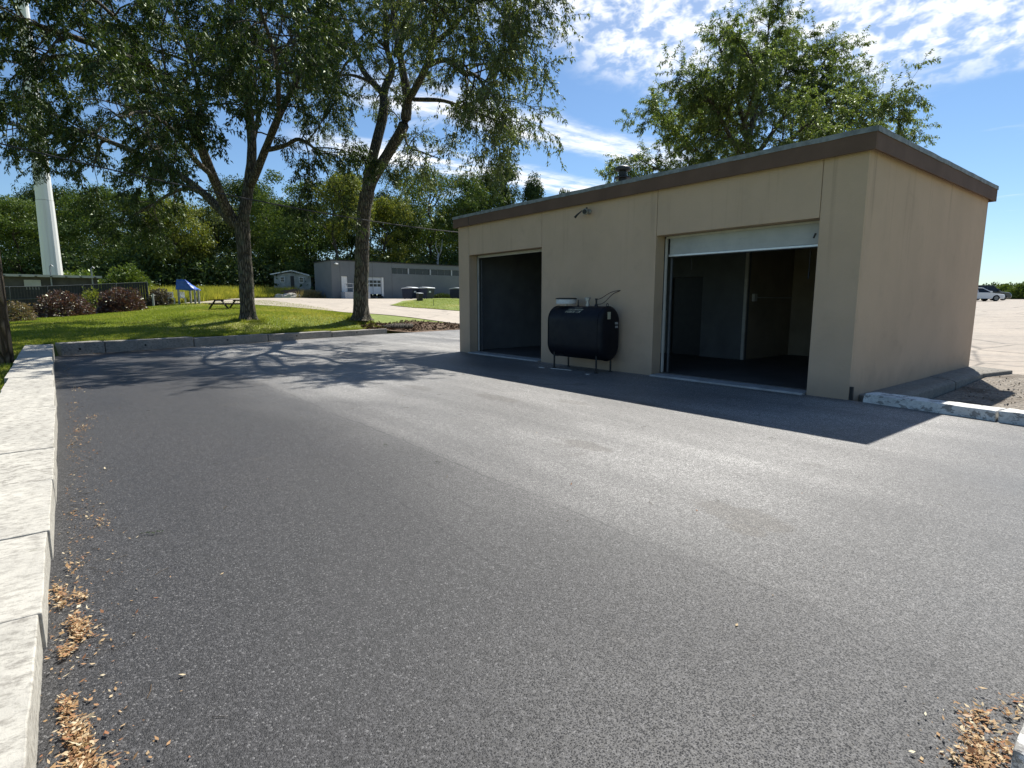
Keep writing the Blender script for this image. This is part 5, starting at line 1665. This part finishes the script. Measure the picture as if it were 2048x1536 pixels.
# lawn beyond the kerb and left of the wall
N = 170000
s_ = .42 + (26 * rng.random(N) ** 1.5); Y = rng.uniform(-13.5, 4.2, N)
X = Xk(Y) - s_
keep = (Y < 2.2 + .18 * s_) & ~((s_ < 1.6) & (Y > 1.8))
X, Y = X[keep], Y[keep]
X2 = rng.uniform(-19, -4, 40000); Y2 = rng.uniform(-13.8, -10.86, 40000)
Xi, Yi = rng.uniform(-50, -35.7, 20000), rng.uniform(11.2, 24, 20000)
ok = (Yi < 24) & (Yi > 11 + (Xi + 38.5) * 0) & ((Xi - -38.6) * .62 + (Yi - 11) * .78 > .0) & (Xi > -38.4 - (Yi - 11) * 1.32)
X = np.r_[X, X2, Xi[ok]]; Y = np.r_[Y, Y2, Yi[ok]]
Z = hz(X, Y) + np.r_[np.zeros(len(X) - ok.sum()), np.full(ok.sum(), .07)]
n = len(X)
V, F = blades(np.stack([X, Y, Z - .005], 1), rng.uniform(.035, .085, n), rng.uniform(.014, .035, n), .45, rng)
patchy = np.array([noise.noise(Vector((x * .22, y * .30, 3))) + .5 * noise.noise(Vector((x * .9, y * 1.1, 5))) for x, y in zip(X, Y)])
worn = np.exp(-((X + 30.5) ** 2 / 40 + (Y - .2) ** 2 / 14))        # thin dry turf by the picnic table and the road
vv = np.clip(rng.random(n) * .75 + np.clip(patchy, -.3, .6) * .75 + worn * .55, 0, 1)
stuff(link('grass', np_mesh('grass', V, F, vv), M_BLADE))
# longer tufts at the kerb and at the tree feet
n = 9000
k = rng.integers(0, 3, n)
Yt = rng.uniform(-10.2, 3, n); Xt = Xk(Yt) - .46 - np.abs(rng.normal(0, .05, n))
cx = np.array([-23.71, -23.9]); cy = np.array([-3.48, 1.91]); ti = rng.integers(0, 2, n); aa = rng.random(n) * 6.28
rr = .55 + np.abs(rng.normal(0, .12, n))
Xt = np.where(k == 0, cx[ti] + rr * np.cos(aa), Xt); Yt = np.where(k == 0, cy[ti] + rr * np.sin(aa), Yt)
V, F = blades(np.stack([Xt, Yt, hz(Xt, Yt) - .01], 1), rng.uniform(.06, .16, n), rng.uniform(.01, .022, n), .4, rng)
stuff(link('grass_tufts', np_mesh('grass_tufts', V, F, rng.random(n)), M_BLADE))
# meadow of tall yellow green weeds at the wood edge
N = 60000
u = rng.random(N); Ym = -6.5 + 19.5 * u
front_x = np.interp(Ym, [-6.5, -4, -1, 3.5, 6, 9, 12, 13], [-48, -47.5, -49, -57.5, -60, -60.5, -63.5, -66])
Xm = front_x - 16 * rng.random(N) ** 1.6
hgt = rng.uniform(.35, 1.0, N) * (1.15 + .5 * np.array([noise.noise(Vector((x * .35, y * .35, 1))) for x, y in zip(Xm, Ym)]))
hgt *= np.interp(front_x - Xm, [0, 2.5], [.65, 1.25])
V, F = blades(np.stack([Xm, Ym, hz(Xm, Ym) - .02], 1), hgt, rng.uniform(.05, .11, N), .22, rng)
vm = np.clip(rng.random(N) * .7 + .5 * np.array([noise.noise(Vector((x * .5, y * .5, 7))) for x, y in zip(Xm, Ym)]) + .15, 0, 1)
stuff(link('meadow', np_mesh('meadow', V, F, vm), M_MEAD))
n = 2600
Xd, Yd = rng.uniform(-61.5, -58.6, n), rng.normal(11.5, .6, n)
V, F = blades(np.stack([Xd, Yd, hz(Xd, Yd)], 1), rng.uniform(.4, 1.1, n), rng.uniform(.04, .08, n), .25, rng)
stuff(link('dry_grass', np_mesh('dry_grass', V, F, rng.random(n)), M_DRYG))

# fallen leaves: drifts along the granite wall and by the bottom right kerb, strays everywhere
M_FALL = leaf_mat('fallen_leaf', (.28, .13, .07), (.39, .255, .13), (.55, .475, .33), .12, .03)
lx, ly, lz = [], [], []
def pile(x, y, rx, ry, n, th=.014, rot=0.0):
    # ragged drift: several overlapping smaller heaps and a loose fringe
    k = 6; cx_ = rng.normal(0, .42, k) * rx; cy_ = rng.normal(0, .42, k) * ry; w_ = rng.random(k) ** 1.5 + .1
    i_ = rng.choice(k, n, p=w_ / w_.sum()); sp = np.where(rng.random(n) < .15, 1.0, .24)
    a_ = cx_[i_] + rng.normal(0, 1, n) * rx * sp; b_ = cy_[i_] + rng.normal(0, 1, n) * ry * sp
    lx.extend(x + a_ * math.cos(rot) - b_ * math.sin(rot)); ly.extend(y + a_ * math.sin(rot) + b_ * math.cos(rot)); lz.extend(.006 + np.abs(rng.normal(0, th, n)))
for (x, y, rx, ry, n) in ((.40, -10.10, .17, .055, 620), (.52, -10.13, .10, .04, 160), (1.02, -10.13, .10, .035, 240), (1.20, -10.10, .12, .05, 360), (1.36, -10.08, .14, .07, 700),
                          (1.5, -10.06, .12, .07, 400), (-.10, -10.16, .14, .04, 190), (.05, -10.15, .06, .03, 60), (-.02, -10.06, .1, .05, 90), (-1.18, -9.93, .13, .04, 45), (-.6, -10.1, .25, .05, 70), (-1.6, -10.05, .5, .08, 60),
                          (-5.2, -9.93, .5, .12, 130), (-6.0, -9.85, .3, .08, 60), (-4.4, -9.98, .5, .1, 60), (-9.2, -9.9, .9, .2, 110), (-13.0, -10.0, 1.2, .15, 170), (3.30, -7.52, .10, .17, 380), (3.27, -7.36, .07, .05, 130), (3.31, -7.66, .09, .10, 300), (3.33, -7.24, .05, .04, 40), (3.36, -7.15, .03, .06, 26)):
    pile(x, y, rx, ry, n)
# thin drift line along wall and far kerb
n = 420; q = rng.random(n); xs_ = 1.8 - 9.5 * q ** 1.3; lx.extend(xs_); ly.extend(-10.12 + np.abs(rng.normal(0, .17, n))); lz.extend(np.full(n, .007))
n = 900; yk = rng.uniform(-10.1, -1.5, n); lx.extend(Xk(yk) + .06 + np.abs(rng.normal(0, .12, n))); ly.extend(yk); lz.extend(.006 + np.abs(rng.normal(0, .012, n)))
n = 70; lx.extend(rng.uniform(-14, 3, n)); ly.extend(rng.uniform(-10, -3, n)); lz.extend(np.full(n, .006))
P = np.stack([lx, ly, lz], 1); n = len(P)
a_ = rng.random(n) * 6.28
d = unit(np.stack([np.cos(a_), np.sin(a_), rng.normal(.05, .28, n)], 1))
nrm = unit(rng.normal(0, .35, (n, 3)) + np.array([0, 0, 1.0]))
wv = unit(np.cross(d, nrm))
ln = .009 + .024 * rng.random(n) ** 1.6; wd = ln * rng.uniform(.22, .6, n)
V, F = diamonds(P, d, wv, ln, wd, -.1)
V[:, 2] = np.maximum(V[:, 2], .003)
stuff(link('fallen_leaves', np_mesh('fallen_leaves', V, F, rng.random(n)), M_FALL))

# fine twigs and leaf stalks among the litter
tw = MB()
for k in range(90):
    if k < 60:
        x = 1.7 - 9 * rng.random() ** 1.5; y = -10.1 + abs(rng.normal(0, .16))
    else:
        x, y = rng.uniform(-8, 3.2), rng.uniform(-10, -3)
    a0_ = rng.random() * 6.28; l_ = rng.uniform(.03, .10)
    dx, dy = math.cos(a0_) * l_ / 2, math.sin(a0_) * l_ / 2
    tw.tube([(x - dx, y - dy, .004), (x + dy * .12, y - dx * .12, .007), (x + dx, y + dy, .004)], .0014, 4, False)
stuff(tw.build('fallen_twigs', M_TANS, None))

# small leafy sprigs dropped on the asphalt
sp_lab = ['green leafy sprig on the asphalt near the left wall', 'tiny sprig on the asphalt left of the middle', 'tiny sprig on the asphalt below the middle', 'small dark sprig on the sunlit asphalt below the shadow edge']
for k, (x, y, rz) in enumerate(((-.78, -9.66, 1.1), (-2.0, -7.3, .3), (-1.05, -7.2, .2), (.55, -3.6, .5))):
    sg = thing('leafy_sprig', sp_lab[k], 'sprig', (x, y, .004), 'sprigs on the asphalt', local=True)
    L_ = .14 if k == 0 else .07
    MB().tube([(-L_ / 2, 0, .008), (0, .006, .014), (L_ / 2, -.004, .006)], .0015, 5).build('stem', M_BARK2, sg)
    n = 22 if k == 0 else 7
    q = rng.uniform(-.5, .5, n) * L_
    P = np.stack([q, rng.normal(0, .004, n), np.full(n, .011)], 1)
    d = unit(np.stack([rng.normal(.4, .3, n), rng.choice([-1, 1], n), rng.normal(.2, .2, n)], 1))
    wv = unit(np.cross(d, np.tile([0, 0, 1.0], (n, 1))))
    V, F = diamonds(P, d, wv, rng.uniform(.012, .022, n), np.full(n, .009), .1)
    link('leaves', np_mesh('leaves', V, F, rng.random(n)), M_LOC, sg)
    sg.rotation_euler = (0, 0, rz)

# broken bark and clods on the dirt bank
n = 5200
Yc = rng.uniform(1.6, 11.5, n)
Xc = Xk(Yc) - .15 - rng.random(n) ** 1.2 * np.interp(Yc, [1.6, 4, 6, 9, 11.5], [.6, 1.4, 2.2, 2.2, 1.2])
P = np.stack([Xc, Yc, hz(Xc, Yc) + .05], 1)
d = unit(rng.normal(0, 1, (n, 3)) * np.array([1, 1, .4])); wv = unit(np.cross(d, unit(rng.normal(0, .5, (n, 3)) + np.array([0, 0, 1.]))))
V, F = diamonds(P, d, wv, rng.uniform(.05, .22, n), rng.uniform(.03, .10, n), 0)
M_CHIP = leaf_mat('bark_chip', (.06, .04, .027), (.11, .075, .05), (.26, .21, .15), .0, .0)
stuff(link('bark_chips', np_mesh('bark_chips', V, F, rng.random(n)), M_CHIP))
# rotten log on the bank
lg = MB().tube([(-23.3, 2.75, .22), (-23.6, 3.6, .30), (-24.1, 5.0, .30)], [.16, .18, .12], 10)
tag(lg.build('log', M_BARK2, None, smooth=True), 'rotten brown log on the bank at the right end of the kerb', 'log')
# stones in the gravel by the garage
n = 2600
Xg = rng.uniform(.55, 6, n); Yg = rng.uniform(.2, 6.5, n)
P = np.stack([Xg, Yg, hz(Xg, Yg) + .03], 1); d = unit(rng.normal(0, 1, (n, 3)) * np.array([1, 1, .5])); wv = unit(np.cross(d, unit(rng.normal(0, .6, (n, 3)) + np.array([0, 0, 1.]))))
V, F = diamonds(P, d, wv, rng.uniform(.02, .07, n), rng.uniform(.015, .05, n), 0)
M_STN = leaf_mat('gravel_stone', (.16, .14, .12), (.28, .25, .21), (.42, .38, .32), .0, .03)
stuff(link('gravel_stones', np_mesh('gravel_stones', V, F, rng.random(n)), M_STN))
